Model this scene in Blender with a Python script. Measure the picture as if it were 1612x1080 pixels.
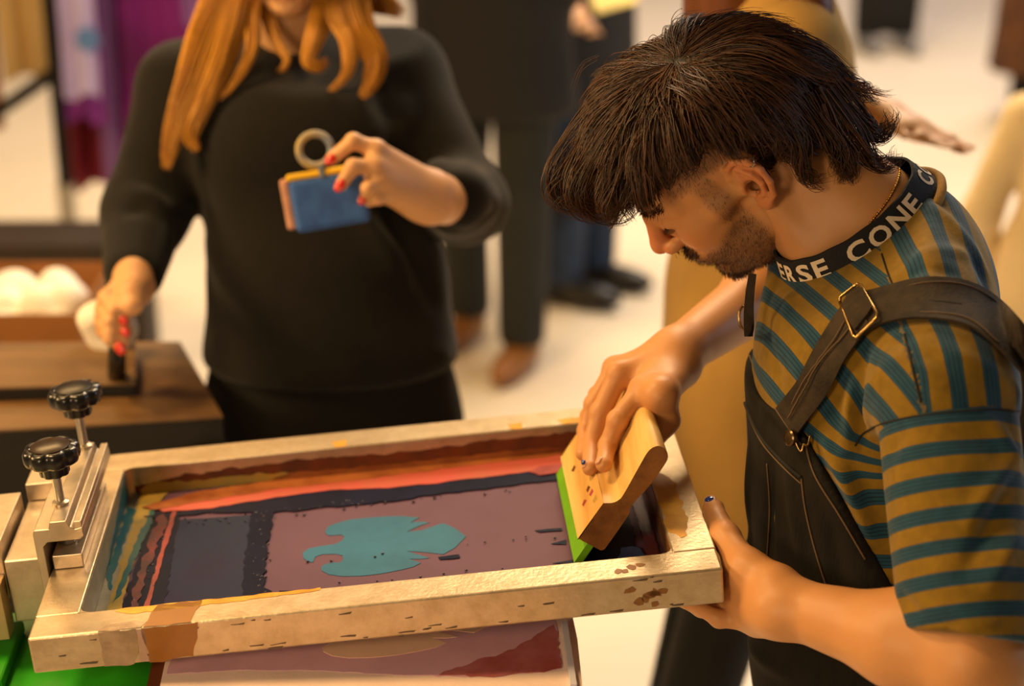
import bpy, bmesh, math, random
import numpy as np
from mathutils import Vector, Matrix
from mathutils.bvhtree import BVHTree

for o in list(bpy.data.objects):
    bpy.data.objects.remove(o)
SC = bpy.context.scene
COL = SC.collection
rng = np.random.default_rng(7)
random.seed(7)

# ------------------------------------------------------------------ camera
PITCH = math.radians(21.16)
CAM = np.array([0.0, 0.0, 1.9])
LENS = 65.0
FPX = LENS / 36.0 * 1612
cam = bpy.data.cameras.new('camera')
cam.lens = LENS
cam.sensor_width = 36
cam.clip_start = 0.05
cam.dof.use_dof = True
cam.dof.focus_distance = 1.98
cam.dof.aperture_fstop = 2.3
camo = bpy.data.objects.new('camera', cam)
COL.objects.link(camo)
camo.location = CAM
camo.rotation_euler = (math.pi / 2 - PITCH, 0, 0)
SC.camera = camo

# ------------------------------------------------------------------ world, lamps, added fills, exposure
w = bpy.data.worlds.new('hall_ambient')
SC.world = w
w.use_nodes = True
bgn = w.node_tree.nodes['Background']
bgn.inputs[0].default_value = (1.0, 0.70, 0.42, 1)
bgn.inputs[1].default_value = 0.10

def area(name, loc, target, power, size, color, sy=None):
    l = bpy.data.lights.new(name, 'AREA')
    l.energy = power
    l.color = color
    l.size = size
    if sy:
        l.shape = 'RECTANGLE'
        l.size_y = sy
    o = bpy.data.objects.new(name, l)
    COL.objects.link(o)
    o.location = loc
    d = Vector(target) - Vector(loc)
    o.rotation_euler = d.to_track_quat('-Z', 'Y').to_euler()
    return o

WARM = (1.0, 0.63, 0.26)
WARM2 = (1.0, 0.76, 0.46)
COOL = (0.62, 0.78, 1.0)
area('ceiling_lamp_key', (-1.6, 2.2, 3.2), (0.1, 2.1, 0.9), 62, 0.5, WARM)
area('standing_lamp_left', (-2.3, 2.1, 1.95), (0.2, 2.1, 1.3), 42, 0.6, WARM)  # added fill imitating light bounced from table and floor onto the face
area('press_lamp_left', (-1.0, 0.30, 1.60), (-0.15, 1.65, 0.85), 16, 0.45, (1.0, .70, .38))  # added low front fill that brightens the shirt on the platen
area('hall_lamp_centre', (0.6, 5.6, 4.4), (0.2, 5.0, 0), 260, 1.8, WARM2)
area('hall_lamp_far', (2.4, 8.6, 4.6), (2.2, 8.0, 0), 180, 2.2, (1.0, 0.88, 0.86))
area('hall_lamp_left', (-2.4, 6.6, 4.4), (-1.8, 5.6, 0), 62, 1.6, (1.0, .60, .24))
area('daylight_window', (4.6, 3.2, 2.6), (0.6, 2.2, 1.0), 45, 1.6, COOL, 2.2)

SC.view_settings.view_transform = 'Standard'
SC.view_settings.look = 'None'
SC.view_settings.gamma = 1.0
SC.view_settings.use_curve_mapping = False
SC.view_settings.exposure = 0.0

# ------------------------------------------------------------------ coordinates
EX = np.array([1.0, 0, 0])
UPC = np.array([0, math.sin(PITCH), math.cos(PITCH)])
FWC = np.array([0, math.cos(PITCH), -math.sin(PITCH)])
CM = np.stack([EX, -UPC, FWC], 1)          # camera axes (right, down, forward) as world columns

def ray(u, v):
    return CM @ np.array([(u - 806) / FPX, (v - 540) / FPX, 1.0])

def at(u, v, z):
    """world point seen at photo pixel u,v at camera depth z"""
    return CAM + ray(u, v) * z

def at_y(u, v, y):
    r = ray(u, v)
    return CAM + r * (y / r[1])

def at_h(u, v, h):
    r = ray(u, v)
    return CAM + r * ((h - CAM[2]) / r[2])

# printing screen pose (tilted up on its hinge)
FR = np.array([[0.9948, -0.0627, -0.0804], [0.0625, 0.998, -0.005], [0.0806, 0.0, 0.9967]])
FO = np.array([-0.4974, 1.6592, 0.9318])
FW_, FD_, FH_, FWID = 0.72, 0.4502, 0.0412, 0.0461

def FL(p):
    return FO + FR @ np.asarray(p, float)

def FLa(P):
    return FO + np.asarray(P, float) @ FR.T

def fl_plane(u, v, z):
    """photo pixel to screen-local x,y on the plane z"""
    r = ray(u, v)
    n = FR[:, 2]
    k = ((FL((0, 0, z)) - CAM) @ n) / (r @ n)
    return FR.T @ (CAM + r * k - FO)

# ------------------------------------------------------------------ materials
def srgb(r, g, b):
    f = lambda c: (c / 255 / 12.92) if c / 255 <= 0.04045 else ((c / 255 + 0.055) / 1.055) ** 2.4
    return (f(r), f(g), f(b), 1.0)

MATS = {}

def mat(name, col, rough=0.6, metal=0.0, spec=0.5, var=0.0, vscale=30, col2=None, bump=0.0, bscale=80, sss=0.0,
        stretch=None, coat=0.0, emit=None, estr=0.0, sheen=0.0):
    if name in MATS:
        return MATS[name]
    m = bpy.data.materials.new(name)
    m.use_nodes = True
    nt = m.node_tree
    b = nt.nodes['Principled BSDF']
    b.inputs['Base Color'].default_value = col
    b.inputs['Roughness'].default_value = rough
    b.inputs['Metallic'].default_value = metal
    b.inputs['Specular IOR Level'].default_value = spec
    b.inputs['Coat Weight'].default_value = coat
    b.inputs['Sheen Weight'].default_value = sheen
    if sss:
        b.inputs['Subsurface Weight'].default_value = sss
        b.inputs['Subsurface Radius'].default_value = (0.012, 0.005, 0.003)
        b.inputs['Subsurface Scale'].default_value = 1.0
    if emit:
        b.inputs['Emission Color'].default_value = emit
        b.inputs['Emission Strength'].default_value = estr
    tc = nt.nodes.new('ShaderNodeTexCoord')
    src = tc.outputs['Object']
    if stretch:
        mp = nt.nodes.new('ShaderNodeMapping')
        mp.inputs['Scale'].default_value = stretch
        nt.links.new(src, mp.inputs[0])
        src = mp.outputs[0]
    if var or col2:
        n = nt.nodes.new('ShaderNodeTexNoise')
        n.inputs['Scale'].default_value = vscale
        n.inputs['Detail'].default_value = 6
        n.inputs['Roughness'].default_value = 0.65
        nt.links.new(src, n.inputs['Vector'])
        r = nt.nodes.new('ShaderNodeValToRGB')
        c2 = col2 if col2 else tuple(c * (1 - var) for c in col[:3]) + (1,)
        r.color_ramp.elements[0].position = 0.36
        r.color_ramp.elements[1].position = 0.62
        r.color_ramp.elements[0].color = c2
        r.color_ramp.elements[1].color = col
        nt.links.new(n.outputs['Fac'], r.inputs[0])
        nt.links.new(r.outputs[0], b.inputs['Base Color'])
    if bump:
        n2 = nt.nodes.new('ShaderNodeTexNoise')
        n2.inputs['Scale'].default_value = bscale
        n2.inputs['Detail'].default_value = 4
        nt.links.new(src, n2.inputs['Vector'])
        bp = nt.nodes.new('ShaderNodeBump')
        bp.inputs['Strength'].default_value = bump
        bp.inputs['Distance'].default_value = 0.002
        nt.links.new(n2.outputs['Fac'], bp.inputs['Height'])
        nt.links.new(bp.outputs[0], b.inputs['Normal'])
    MATS[name] = m
    return m

# ------------------------------------------------------------------ object helpers
def put(o, parent=None):
    COL.objects.link(o)
    if parent is not None:
        o.parent = parent
        o.matrix_parent_inverse = parent.matrix_world.inverted()
    return o

def tag(o, label, cat, group=None):
    o['label'] = label
    o['category'] = cat
    if group:
        o['group'] = group
    return o

def thing(name, label, cat, loc, group=None):
    o = bpy.data.objects.new(name, None)
    o.empty_display_size = 0.05
    o.location = loc
    COL.objects.link(o)
    o.matrix_world = Matrix.Translation(Vector(loc))
    return tag(o, label, cat, group)

def np_mesh(name, V, F, smooth=True):
    """V (n,3), F list of quads/tris as one or more (m,k) int arrays"""
    me = bpy.data.meshes.new(name)
    V = np.asarray(V, np.float32)
    if isinstance(F, np.ndarray):
        F = [F]
    F = [np.asarray(f, np.int32) for f in F if len(f)]
    me.vertices.add(len(V))
    me.vertices.foreach_set('co', V.ravel())
    nl = sum(f.size for f in F)
    npoly = sum(len(f) for f in F)
    me.loops.add(nl)
    me.polygons.add(npoly)
    me.loops.foreach_set('vertex_index', np.concatenate([f.ravel() for f in F]))
    starts, tot, off = [], [], 0
    for f in F:
        k = f.shape[1]
        starts.append(off + np.arange(len(f)) * k)
        tot.append(np.full(len(f), k))
        off += f.size
    me.polygons.foreach_set('loop_start', np.concatenate(starts).astype(np.int32))
    me.polygons.foreach_set('use_smooth', np.full(npoly, smooth))
    me.update(calc_edges=True)
    me.validate()
    return me

def obj(name, me, m, parent=None):
    o = bpy.data.objects.new(name, me)
    if m is not None:
        for mm in (m if isinstance(m, (list, tuple)) else [m]):
            me.materials.append(mm)
    return put(o, parent)

class MB:
    """collects simple solids, builds ONE mesh"""
    def __init__(s):
        s.v, s.f = [], []

    def add(s, V, F):
        o = len(s.v)
        s.v += [tuple(map(float, p)) for p in V]
        s.f += [tuple(i + o for i in f) for f in F]
        return s

    def box(s, c, size, R=None):
        h = np.array(size) / 2
        P = np.array([[x, y, z] for x in (-1, 1) for y in (-1, 1) for z in (-1, 1)]) * h
        if R is not None:
            P = P @ np.asarray(R).T
        P = P + np.array(c)
        return s.add(P, [(0, 1, 3, 2), (4, 6, 7, 5), (0, 4, 5, 1), (2, 3, 7, 6), (0, 2, 6, 4), (1, 5, 7, 3)])

    def boxlim(s, a, b):
        a, b = np.array(a, float), np.array(b, float)
        return s.box((a + b) / 2, b - a)

    def extrude(s, P0, P1):
        """two equal rings of points, capped"""
        n = len(P0)
        F = [tuple(range(n))[::-1], tuple(range(n, 2 * n))]
        F += [(i, (i + 1) % n, n + (i + 1) % n, n + i) for i in range(n)]
        return s.add(list(P0) + list(P1), F)

    def tube(s, path, rad, n=10, flat=1.0, ref=None):
        path = np.asarray(path, float)
        m = len(path)
        rad = np.broadcast_to(np.asarray(rad, float), (m,))
        T = np.gradient(path, axis=0)
        T /= np.linalg.norm(T, axis=1, keepdims=True) + 1e-12
        a = np.array(ref, float) if ref is not None else np.array([0.31, 0.2, 0.93])
        if abs(T[0] @ (a / np.linalg.norm(a))) > 0.95:
            a = np.array([0.9, 0.3, 0.1])
        V = []
        N = None
        for i in range(m):
            if N is None or ref is not None:
                N = a - T[i] * (a @ T[i])
            else:
                N = N - T[i] * (N @ T[i])
            N = N / (np.linalg.norm(N) + 1e-12)
            B = np.cross(T[i], N)
            for k in range(n):
                t = 2 * math.pi * k / n
                V.append(path[i] + rad[i] * (math.cos(t) * N * flat + math.sin(t) * B))
        F = [tuple(range(n))[::-1], tuple(range((m - 1) * n, m * n))]
        for i in range(m - 1):
            for k in range(n):
                F.append((i * n + k, i * n + (k + 1) % n, (i + 1) * n + (k + 1) % n, (i + 1) * n + k))
        return s.add(V, F)

    def lathe(s, c, axis, prof, n=24, star=None):
        """prof: list of (radius, height) along axis from c"""
        axis = np.array(axis, float)
        axis /= np.linalg.norm(axis)
        a = np.array([1.0, 0, 0]) if abs(axis[0]) < 0.8 else np.array([0, 1.0, 0])
        u = np.cross(axis, a)
        u /= np.linalg.norm(u)
        v = np.cross(axis, u)
        V, F = [], []
        for r, h in prof:
            for k in range(n):
                t = 2 * math.pi * k / n
                rr = r * (star(t) if star else 1)
                V.append(np.array(c) + axis * h + rr * (math.cos(t) * u + math.sin(t) * v))
        m = len(prof)
        F = [tuple(range(n))[::-1], tuple(range((m - 1) * n, m * n))]
        for i in range(m - 1):
            for k in range(n):
                F.append((i * n + k, i * n + (k + 1) % n, (i + 1) * n + (k + 1) % n, (i + 1) * n + k))
        return s.add(V, F)

    def ball(s, c, r, n=10, m=7, A=None):
        r = np.broadcast_to(np.asarray(r, float), (3,))
        V = []
        for i in range(m + 1):
            p = math.pi * i / m
            for k in range(n):
                t = 2 * math.pi * k / n
                q = np.array([math.sin(p) * math.cos(t), math.sin(p) * math.sin(t), math.cos(p)]) * r
                if A is not None:
                    q = np.asarray(A) @ q
                V.append(q + np.array(c))
        F = []
        for i in range(m):
            for k in range(n):
                F.append((i * n + k, (i + 1) * n + k, (i + 1) * n + (k + 1) % n, i * n + (k + 1) % n))
        return s.add(V, F)

    def build(s, name, m, parent=None, smooth=False, bevel=0.0, xf=None, seg=2, angle=40):
        V = np.array(s.v)
        if xf is not None:
            V = xf(V)
        me = bpy.data.meshes.new(name)
        me.from_pydata([tuple(p) for p in V], [], s.f)
        bm = bmesh.new()
        bm.from_mesh(me)
        bmesh.ops.remove_doubles(bm, verts=bm.verts, dist=1e-6)
        bmesh.ops.recalc_face_normals(bm, faces=bm.faces)
        bm.to_mesh(me)
        bm.free()
        if smooth:
            for p in me.polygons:
                p.use_smooth = True
            if smooth == 'auto':
                me.set_sharp_from_angle(angle=math.radians(angle))
        o = obj(name, me, m, parent)
        if bevel:
            b = o.modifiers.new('bevel', 'BEVEL')
            b.width = bevel
            b.segments = seg
            b.limit_method = 'ANGLE'
            b.angle_limit = math.radians(50)
        return o

# ------------------------------------------------------------------ signed distance bodies
class Grid:
    def __init__(s, lo, hi, h):
        s.lo = np.array(lo, float)
        s.h = h
        s.n = np.ceil((np.array(hi, float) - s.lo) / h).astype(int) + 1
        s.D = np.full(tuple(s.n), 1.0, np.float32)
        s.ax = [(s.lo[i] + np.arange(s.n[i]) * h).astype(np.float32) for i in range(3)]

    def block(s, lo, hi):
        a = np.clip(np.floor((np.array(lo) - s.lo) / s.h).astype(int), 0, s.n)
        b = np.clip(np.ceil((np.array(hi) - s.lo) / s.h).astype(int) + 1, 0, s.n)
        sl = tuple(slice(a[i], b[i]) for i in range(3))
        X = s.ax[0][sl[0]][:, None, None]
        Y = s.ax[1][sl[1]][None, :, None]
        Z = s.ax[2][sl[2]][None, None, :]
        return sl, X, Y, Z

    def comb(s, sl, d, k, op):
        D = s.D[sl]
        if D.size == 0:
            return
        if op == 's':
            d = -d
        if op == 'u':
            if k > 0:
                t = np.clip(k - np.abs(D - d), 0, None) / k
                s.D[sl] = np.minimum(D, d) - t * t * k * 0.25
            else:
                s.D[sl] = np.minimum(D, d)
        else:
            if k > 0:
                t = np.clip(k - np.abs(D - d), 0, None) / k
                s.D[sl] = np.maximum(D, d) + t * t * k * 0.25
            else:
                s.D[sl] = np.maximum(D, d)

    def cap(s, a, b, ra, rb=None, k=0.01, op='u'):
        rb = ra if rb is None else rb
        a, b = np.array(a, float), np.array(b, float)
        m = max(ra, rb) + k + 3 * s.h
        sl, X, Y, Z = s.block(np.minimum(a, b) - m, np.maximum(a, b) + m)
        ba = b - a
        px, py, pz = X - a[0], Y - a[1], Z - a[2]
        t = np.clip((px * ba[0] + py * ba[1] + pz * ba[2]) / (ba @ ba + 1e-12), 0, 1)
        d = np.sqrt((px - t * ba[0]) ** 2 + (py - t * ba[1]) ** 2 + (pz - t * ba[2]) ** 2) - (ra + t * (rb - ra))
        s.comb(sl, d, k, op)
        return s

    def chain(s, pts, rad, k=0.01, op='u'):
        for i in range(len(pts) - 1):
            s.cap(pts[i], pts[i + 1], rad[i], rad[i + 1], k, op)
        return s

    def ell(s, c, r, A=None, k=0.01, op='u'):
        c = np.array(c, float)
        r = np.broadcast_to(np.array(r, float), (3,))
        m = r.max() + k + 3 * s.h
        sl, X, Y, Z = s.block(c - m, c + m)
        px, py, pz = X - c[0], Y - c[1], Z - c[2]
        A = np.eye(3) if A is None else np.asarray(A)      # columns are the ellipsoid axes
        q = [px * A[0, i] + py * A[1, i] + pz * A[2, i] for i in range(3)]
        k0 = np.sqrt(sum((q[i] / r[i]) ** 2 for i in range(3)))
        k1 = np.sqrt(sum((q[i] / r[i] ** 2) ** 2 for i in range(3))) + 1e-9
        s.comb(sl, k0 * (k0 - 1) / k1, k, op)
        return s

    def plane(s, p, n, k=0.004):
        """keep the side opposite to n"""
        n = np.array(n, float)
        n /= np.linalg.norm(n)
        sl = (slice(None),) * 3
        X, Y, Z = s.ax[0][:, None, None], s.ax[1][None, :, None], s.ax[2][None, None, :]
        d = (X - p[0]) * n[0] + (Y - p[1]) * n[1] + (Z - p[2]) * n[2]
        s.comb(sl, d.astype(np.float32), k, 'i')
        return s

    def mesh(s):
        D, h = s.D, s.h
        D = D.copy()
        for ax in range(3):                       # close at the grid limits
            sl = [slice(None)] * 3
            for e in (0, -1):
                sl[ax] = e
                D[tuple(sl)] = np.maximum(D[tuple(sl)], h * 0.5)
        S = D < 0
        c = np.zeros(tuple(np.array(S.shape) - 1), np.int8)
        for i in (0, 1):
            for j in (0, 1):
                for k in (0, 1):
                    c += S[i:S.shape[0] - 1 + i, j:S.shape[1] - 1 + j, k:S.shape[2] - 1 + k]
        act = np.argwhere((c > 0) & (c < 8))
        idx = np.full(c.shape, -1, np.int32)
        idx[tuple(act.T)] = np.arange(len(act))
        P = np.zeros((len(act), 3))
        W = np.zeros(len(act))
        cor = {(i, j, k): D[act[:, 0] + i, act[:, 1] + j, act[:, 2] + k] for i in (0, 1) for j in (0, 1) for k in (0, 1)}
        for a in cor:
            for ax in range(3):
                if a[ax] == 0:
                    b = list(a)
                    b[ax] = 1
                    da, db = cor[a], cor[tuple(b)]
                    m = (da < 0) != (db < 0)
                    t = np.where(m, da / (da - db + 1e-20), 0)
                    q = np.tile(np.array(a, float), (len(act), 1))
                    q[:, ax] += t
                    P[m] += q[m]
                    W[m] += 1
        V = s.lo + (act + P / W[:, None]) * h
        F = []
        for ax in range(3):
            sl0 = [slice(1, -1)] * 3
            sl1 = [slice(1, -1)] * 3
            sl0[ax] = slice(0, -1)
            sl1[ax] = slice(1, None)
            a, b = S[tuple(sl0)], S[tuple(sl1)]
            e = np.argwhere(a != b)
            if not len(e):
                continue
            sg = a[tuple(e.T)]
            off = np.ones(3, int)
            off[ax] = 0
            e = e + off
            o1, o2 = [x for x in range(3) if x != ax]
            d1 = np.zeros(3, int)
            d1[o1] = -1
            d2 = np.zeros(3, int)
            d2[o2] = -1
            q = [idx[tuple((e + x).T)] for x in (0 * d1, d1, d1 + d2, d2)]
            Q = np.stack(q, 1)
            if ax == 1:
                sg = ~sg
            Q[~sg] = Q[~sg][:, ::-1]
            F.append(Q)
        return V, np.concatenate(F)

def vnormals(V, F):
    n = np.cross(V[F[:, 2]] - V[F[:, 0]], V[F[:, 3]] - V[F[:, 1]])
    N = np.zeros_like(V)
    for i in range(4):
        np.add.at(N, F[:, i], n)
    return N / (np.linalg.norm(N, axis=1, keepdims=True) + 1e-12)

def relax(V, F, it=2, lam=0.5):
    E = np.concatenate([F[:, [0, 1]], F[:, [1, 2]], F[:, [2, 3]], F[:, [3, 0]]])
    for _ in range(it):
        A = np.zeros_like(V)
        c = np.zeros(len(V))
        np.add.at(A, E[:, 0], V[E[:, 1]])
        np.add.at(c, E[:, 0], 1)
        V = V + lam * (A / c[:, None] - V)
    return V

def bvh_of(V, F):
    return BVHTree.FromPolygons([tuple(p) for p in V], [tuple(f) for f in F])

def hit(bvh, u, v):
    r = ray(u, v)
    r = r / np.linalg.norm(r)
    p, n, i, d = bvh.ray_cast(Vector(CAM), Vector(r))
    if p is None:
        return None, None
    return np.array(p), np.array(n)

def seg_dist(V, a, b):
    a, b = np.array(a), np.array(b)
    ba = b - a
    t = np.clip(((V - a) @ ba) / (ba @ ba + 1e-12), 0, 1)
    return np.linalg.norm(V - a - t[:, None] * ba, axis=1), t

def wav(V, seed, scale, n=8):
    """cheap smooth noise field, about -1..1"""
    r = np.random.default_rng(seed)
    out = np.zeros(len(V))
    for _ in range(n):
        d = r.normal(size=3)
        d /= np.linalg.norm(d)
        out += np.sin(V @ d * scale * r.uniform(0.6, 1.6) + r.uniform(0, 6.28))
    return out / n * 1.6

def attr(me, name, vals):
    a = me.attributes.new(name, 'FLOAT', 'POINT')
    a.data.foreach_set('value', np.asarray(vals, np.float32))

def strands(name, P, R, m, parent, taper=0.25, n=3):
    """P (N,M,3) strand points -> thin tubes, one mesh"""
    N, M = P.shape[:2]
    T = np.gradient(P, axis=1)
    T /= np.linalg.norm(T, axis=2, keepdims=True) + 1e-12
    ref = np.array([0.37, -0.81, 0.45])
    A = np.cross(T, ref)
    A /= np.linalg.norm(A, axis=2, keepdims=True) + 1e-12
    B = np.cross(T, A)
    s = np.linspace(0, 1, M)
    prof = np.where(s < 0.6, 1.0, 1.0 - (s - 0.6) / 0.4 * (1 - taper))
    rad = (np.broadcast_to(np.asarray(R), (N,))[:, None] * prof[None])[..., None]
    rings = []
    for k in range(n):
        t = 2 * math.pi * k / n
        rings.append(P + rad * (math.cos(t) * A + math.sin(t) * B))
    V = np.stack(rings, 2).reshape(-1, 3)
    base = (np.arange(N)[:, None] * M + np.arange(M - 1)[None]).ravel() * n
    F = []
    for k in range(n):
        k2 = (k + 1) % n
        F.append(np.stack([base + k, base + k2, base + n + k2, base + n + k], 1))
    me = np_mesh(name, V, np.concatenate(F))
    o = obj(name, me, m, parent)
    return o

def smooth_path(pts, n):
    """Catmull-Rom resample"""
    P = np.asarray(pts, float)
    Q = np.vstack([2 * P[0] - P[1], P, 2 * P[-1] - P[-2]])
    t = np.linspace(0, len(P) - 1, n)
    i = np.clip(t.astype(int), 0, len(P) - 2)
    f = (t - i)[:, None]
    p0, p1, p2, p3 = Q[i], Q[i + 1], Q[i + 2], Q[i + 3]
    return 0.5 * (2 * p1 + (p2 - p0) * f + (2 * p0 - 5 * p1 + 4 * p2 - p3) * f ** 2 + (3 * p1 - p0 - 3 * p2 + p3) * f ** 3)

def unit(v):
    v = np.array(v, float)
    return v / np.linalg.norm(v)
# ------------------------------------------------------------------ palette
M_floor = mat('polished_pale_floor', srgb(240, 226, 204), 0.32, var=0.05, vscale=1.2)
M_alu = mat('worn_aluminium', srgb(202, 182, 152), 0.36, metal=0.65, col2=srgb(184, 162, 130), vscale=42, bump=0.2, bscale=200)
M_alu2 = mat('brushed_aluminium', srgb(205, 186, 160), 0.36, metal=0.7, var=0.2, vscale=40, bump=0.1, bscale=140)
M_zinc = mat('zinc_steel', srgb(190, 185, 175), 0.3, metal=0.9, var=0.15, vscale=60)
M_blackpl = mat('black_plastic', srgb(24, 21, 19), 0.28, var=0.3, vscale=60)
M_brass = mat('brass', srgb(214, 160, 70), 0.25, metal=1.0)
M_green = mat('green_enamel', srgb(40, 150, 20), 0.35, var=0.2, vscale=12)
M_wood = mat('pale_wood', srgb(222, 182, 108), 0.5, col2=srgb(190, 138, 66), vscale=16, stretch=(1, 0.12, 1), bump=0.15, bscale=40)
M_woodend = mat('wood_end_grain', srgb(150, 96, 40), 0.6, col2=srgb(112, 66, 24), vscale=40)
M_squee = mat('green_rubber', srgb(104, 168, 18), 0.42, var=0.12, vscale=30)
M_board = mat('dark_stained_board', srgb(122, 90, 50), 0.45, col2=srgb(90, 62, 34), vscale=14, stretch=(0.3, 1, 1))
M_boardedge = mat('black_board_edge', srgb(20, 15, 12), 0.6)
M_card = mat('brown_cardboard', srgb(146, 92, 40), 0.8, var=0.12, vscale=8)
M_paper = mat('white_tissue', srgb(246, 238, 226), 0.7, bump=0.3, bscale=30)
M_skin = None

# ------------------------------------------------------------------ floor
fl = MB().boxlim((-9, -3, -0.1), (9, 16, 0)).build('floor', M_floor)
fl['kind'] = 'structure'
wb = MB().boxlim((-9, 16, -0.1), (9, 16.2, 5.2)).build('wall_back', mat('pale_wall', srgb(226, 208, 190), 0.8, var=0.04, vscale=2))
wb['kind'] = 'structure'

# ------------------------------------------------------------------ printing screen
scr = thing('printing_screen', 'aluminium framed silkscreen with teal eagle stencil held flat beside the man', 'screen', FL((0.36, 0.22, -0.04)))
Wd = FWID
MB().boxlim((0, 0, -FH_), (FW_, Wd, 0)).build('rail', M_alu, scr, bevel=0.0022, xf=FLa)
MB().boxlim((0, FD_ - Wd, -FH_), (FW_, FD_, 0)).build('rail', M_alu, scr, bevel=0.0022, xf=FLa)
MB().boxlim((0, Wd, -FH_), (Wd, FD_ - Wd, 0)).build('rail', M_alu, scr, bevel=0.0015, xf=FLa)
MB().boxlim((FW_ - Wd, Wd, -FH_), (FW_, FD_ - Wd, 0)).build('rail', M_alu, scr, bevel=0.0015, xf=FLa)
# welds rounding the inner corners
for cx_, cy_, sx, sy in ((Wd, Wd, 1, 1), (FW_ - Wd, Wd, -1, 1), (Wd, FD_ - Wd, 1, -1), (FW_ - Wd, FD_ - Wd, -1, -1)):
    r_ = 0.012
    pts = [(cx_, cy_)] + [(cx_ + sx * (r_ - r_ * math.sin(a)), cy_ + sy * (r_ - r_ * math.cos(a))) for a in np.linspace(0, math.pi / 2, 7)]
    P0 = [(x, y, -FH_ + 0.001) for x, y in pts]
    P1 = [(x, y, -0.0006) for x, y in pts]
    MB().extrude(P0, P1).build('corner_weld', M_alu, scr, xf=FLa)
ZM = -0.0385
M_mesh = mat('mauve_screen_mesh', srgb(98, 68, 90), 0.6, spec=.2, var=0.12, vscale=9, bump=0.12, bscale=600)
MB().boxlim((Wd - 0.004, Wd - 0.004, ZM - 0.001), (FW_ - Wd + 0.004, FD_ - Wd + 0.004, ZM)).build('mesh', M_mesh, scr, xf=FLa)

INK = lambda n, c, r=0.28, spec=.2, **k: mat('ink_' + n, c, r, spec=spec, bump=0.10, bscale=260, **k)
M_navy = INK('navy', srgb(16, 22, 52), 0.35, spec=.08, var=0.35, vscale=30)
M_coral = INK('coral', srgb(190, 86, 78), 0.3, col2=srgb(176, 96, 74), vscale=18)
M_orange = INK('orange', srgb(164, 98, 54), 0.3, col2=srgb(128, 70, 40), vscale=16)
M_brown = INK('brown', srgb(116, 62, 36), 0.3, col2=srgb(84, 52, 40), vscale=22)
M_plum = INK('plum', srgb(46, 42, 68), 0.6, spec=.1, col2=srgb(42, 48, 72), vscale=7)
M_teal = INK('teal', srgb(46, 106, 140), 0.55, spec=.2, col2=srgb(40, 96, 128), vscale=14)
M_ochre = INK('ochre', srgb(176, 140, 62), 0.35, col2=srgb(150, 132, 72), vscale=22)
M_tealdk = INK('deep_teal', srgb(22, 84, 104), 0.3, col2=srgb(38, 96, 92), vscale=22)
M_maroon = INK('maroon', srgb(110, 40, 50), 0.3, col2=srgb(60, 30, 48), vscale=26)
M_rose = INK('rose', srgb(160, 72, 70), 0.3, var=0.3, vscale=40)
M_blue = INK('blue', srgb(64, 92, 150), 0.3, col2=srgb(46, 66, 116), vscale=24)
M_lilac = INK('lilac', srgb(150, 116, 150), 0.35, var=0.2, vscale=24)
M_grey = mat('grey_tape', srgb(142, 132, 108), 0.35, col2=srgb(118, 112, 92), vscale=26, bump=0.2, bscale=60)
M_gold = INK('golden', srgb(224, 172, 70), 0.35, col2=srgb(196, 136, 48), vscale=20)  # also colours the painted lit patch on the right rail
M_tape = mat('brown_packing_tape', srgb(150, 96, 34), 0.3, var=0.15, vscale=30)
M_clear = mat('scuffed_clear_tape', srgb(172, 146, 116), 0.22, col2=srgb(140, 114, 88), vscale=36, bump=0.6, bscale=50)
M_flake = mat('tape_residue', srgb(142, 94, 40), 0.5, var=0.2, vscale=60)

def patch2d(name, pts, mp, m, parent, thick=0.0005, wob=0.0006, seed=0, step=0.0032, smooth=False):
    """low relief patch: outline in plane coords, mp(x,y,h) -> screen-local point"""
    P = np.array(pts, float)
    if smooth:
        Q = np.vstack([P, P[:1]])
        P = smooth_path(np.vstack([P[-1:], P, P[:2]]), (len(P) + 2) * 6 + 1)[6:-6]
        P = P[:len(pts) * 6]
    out = []
    n = len(P)
    for i in range(n):
        a, b = P[i], P[(i + 1) % n]
        k = max(1, int(np.linalg.norm(b - a) / step))
        for j in range(k):
            out.append(a + (b - a) * j / k)
    O = np.array(out)
    if wob:
        r = np.random.default_rng(seed + 11)
        nz = r.normal(size=O.shape) * wob * 1.5
        nz = (np.roll(nz, 1, 0) + 2 * nz + np.roll(nz, -1, 0)) / 4 + np.repeat(r.normal(size=(len(O) // 5 + 1, 2)), 5, 0)[:len(O)] * wob * .5
        nz = (np.roll(nz, 1, 0) + nz + np.roll(nz, -1, 0)) / 3
        O = O + nz
    lo = [mp(x, y, 0.0) for x, y in O]
    hi = [mp(x, y, thick) for x, y in O]
    return MB().extrude(lo, hi).build(name, m, parent, xf=FLa)

def on_mesh(h0):
    return lambda x, y, t: (x, y, ZM + h0 + t)

def mpx(pix):
    """photo pixels traced onto the mesh plane"""
    return [tuple(fl_plane(u, v, ZM)[:2]) for u, v in pix]

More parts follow.
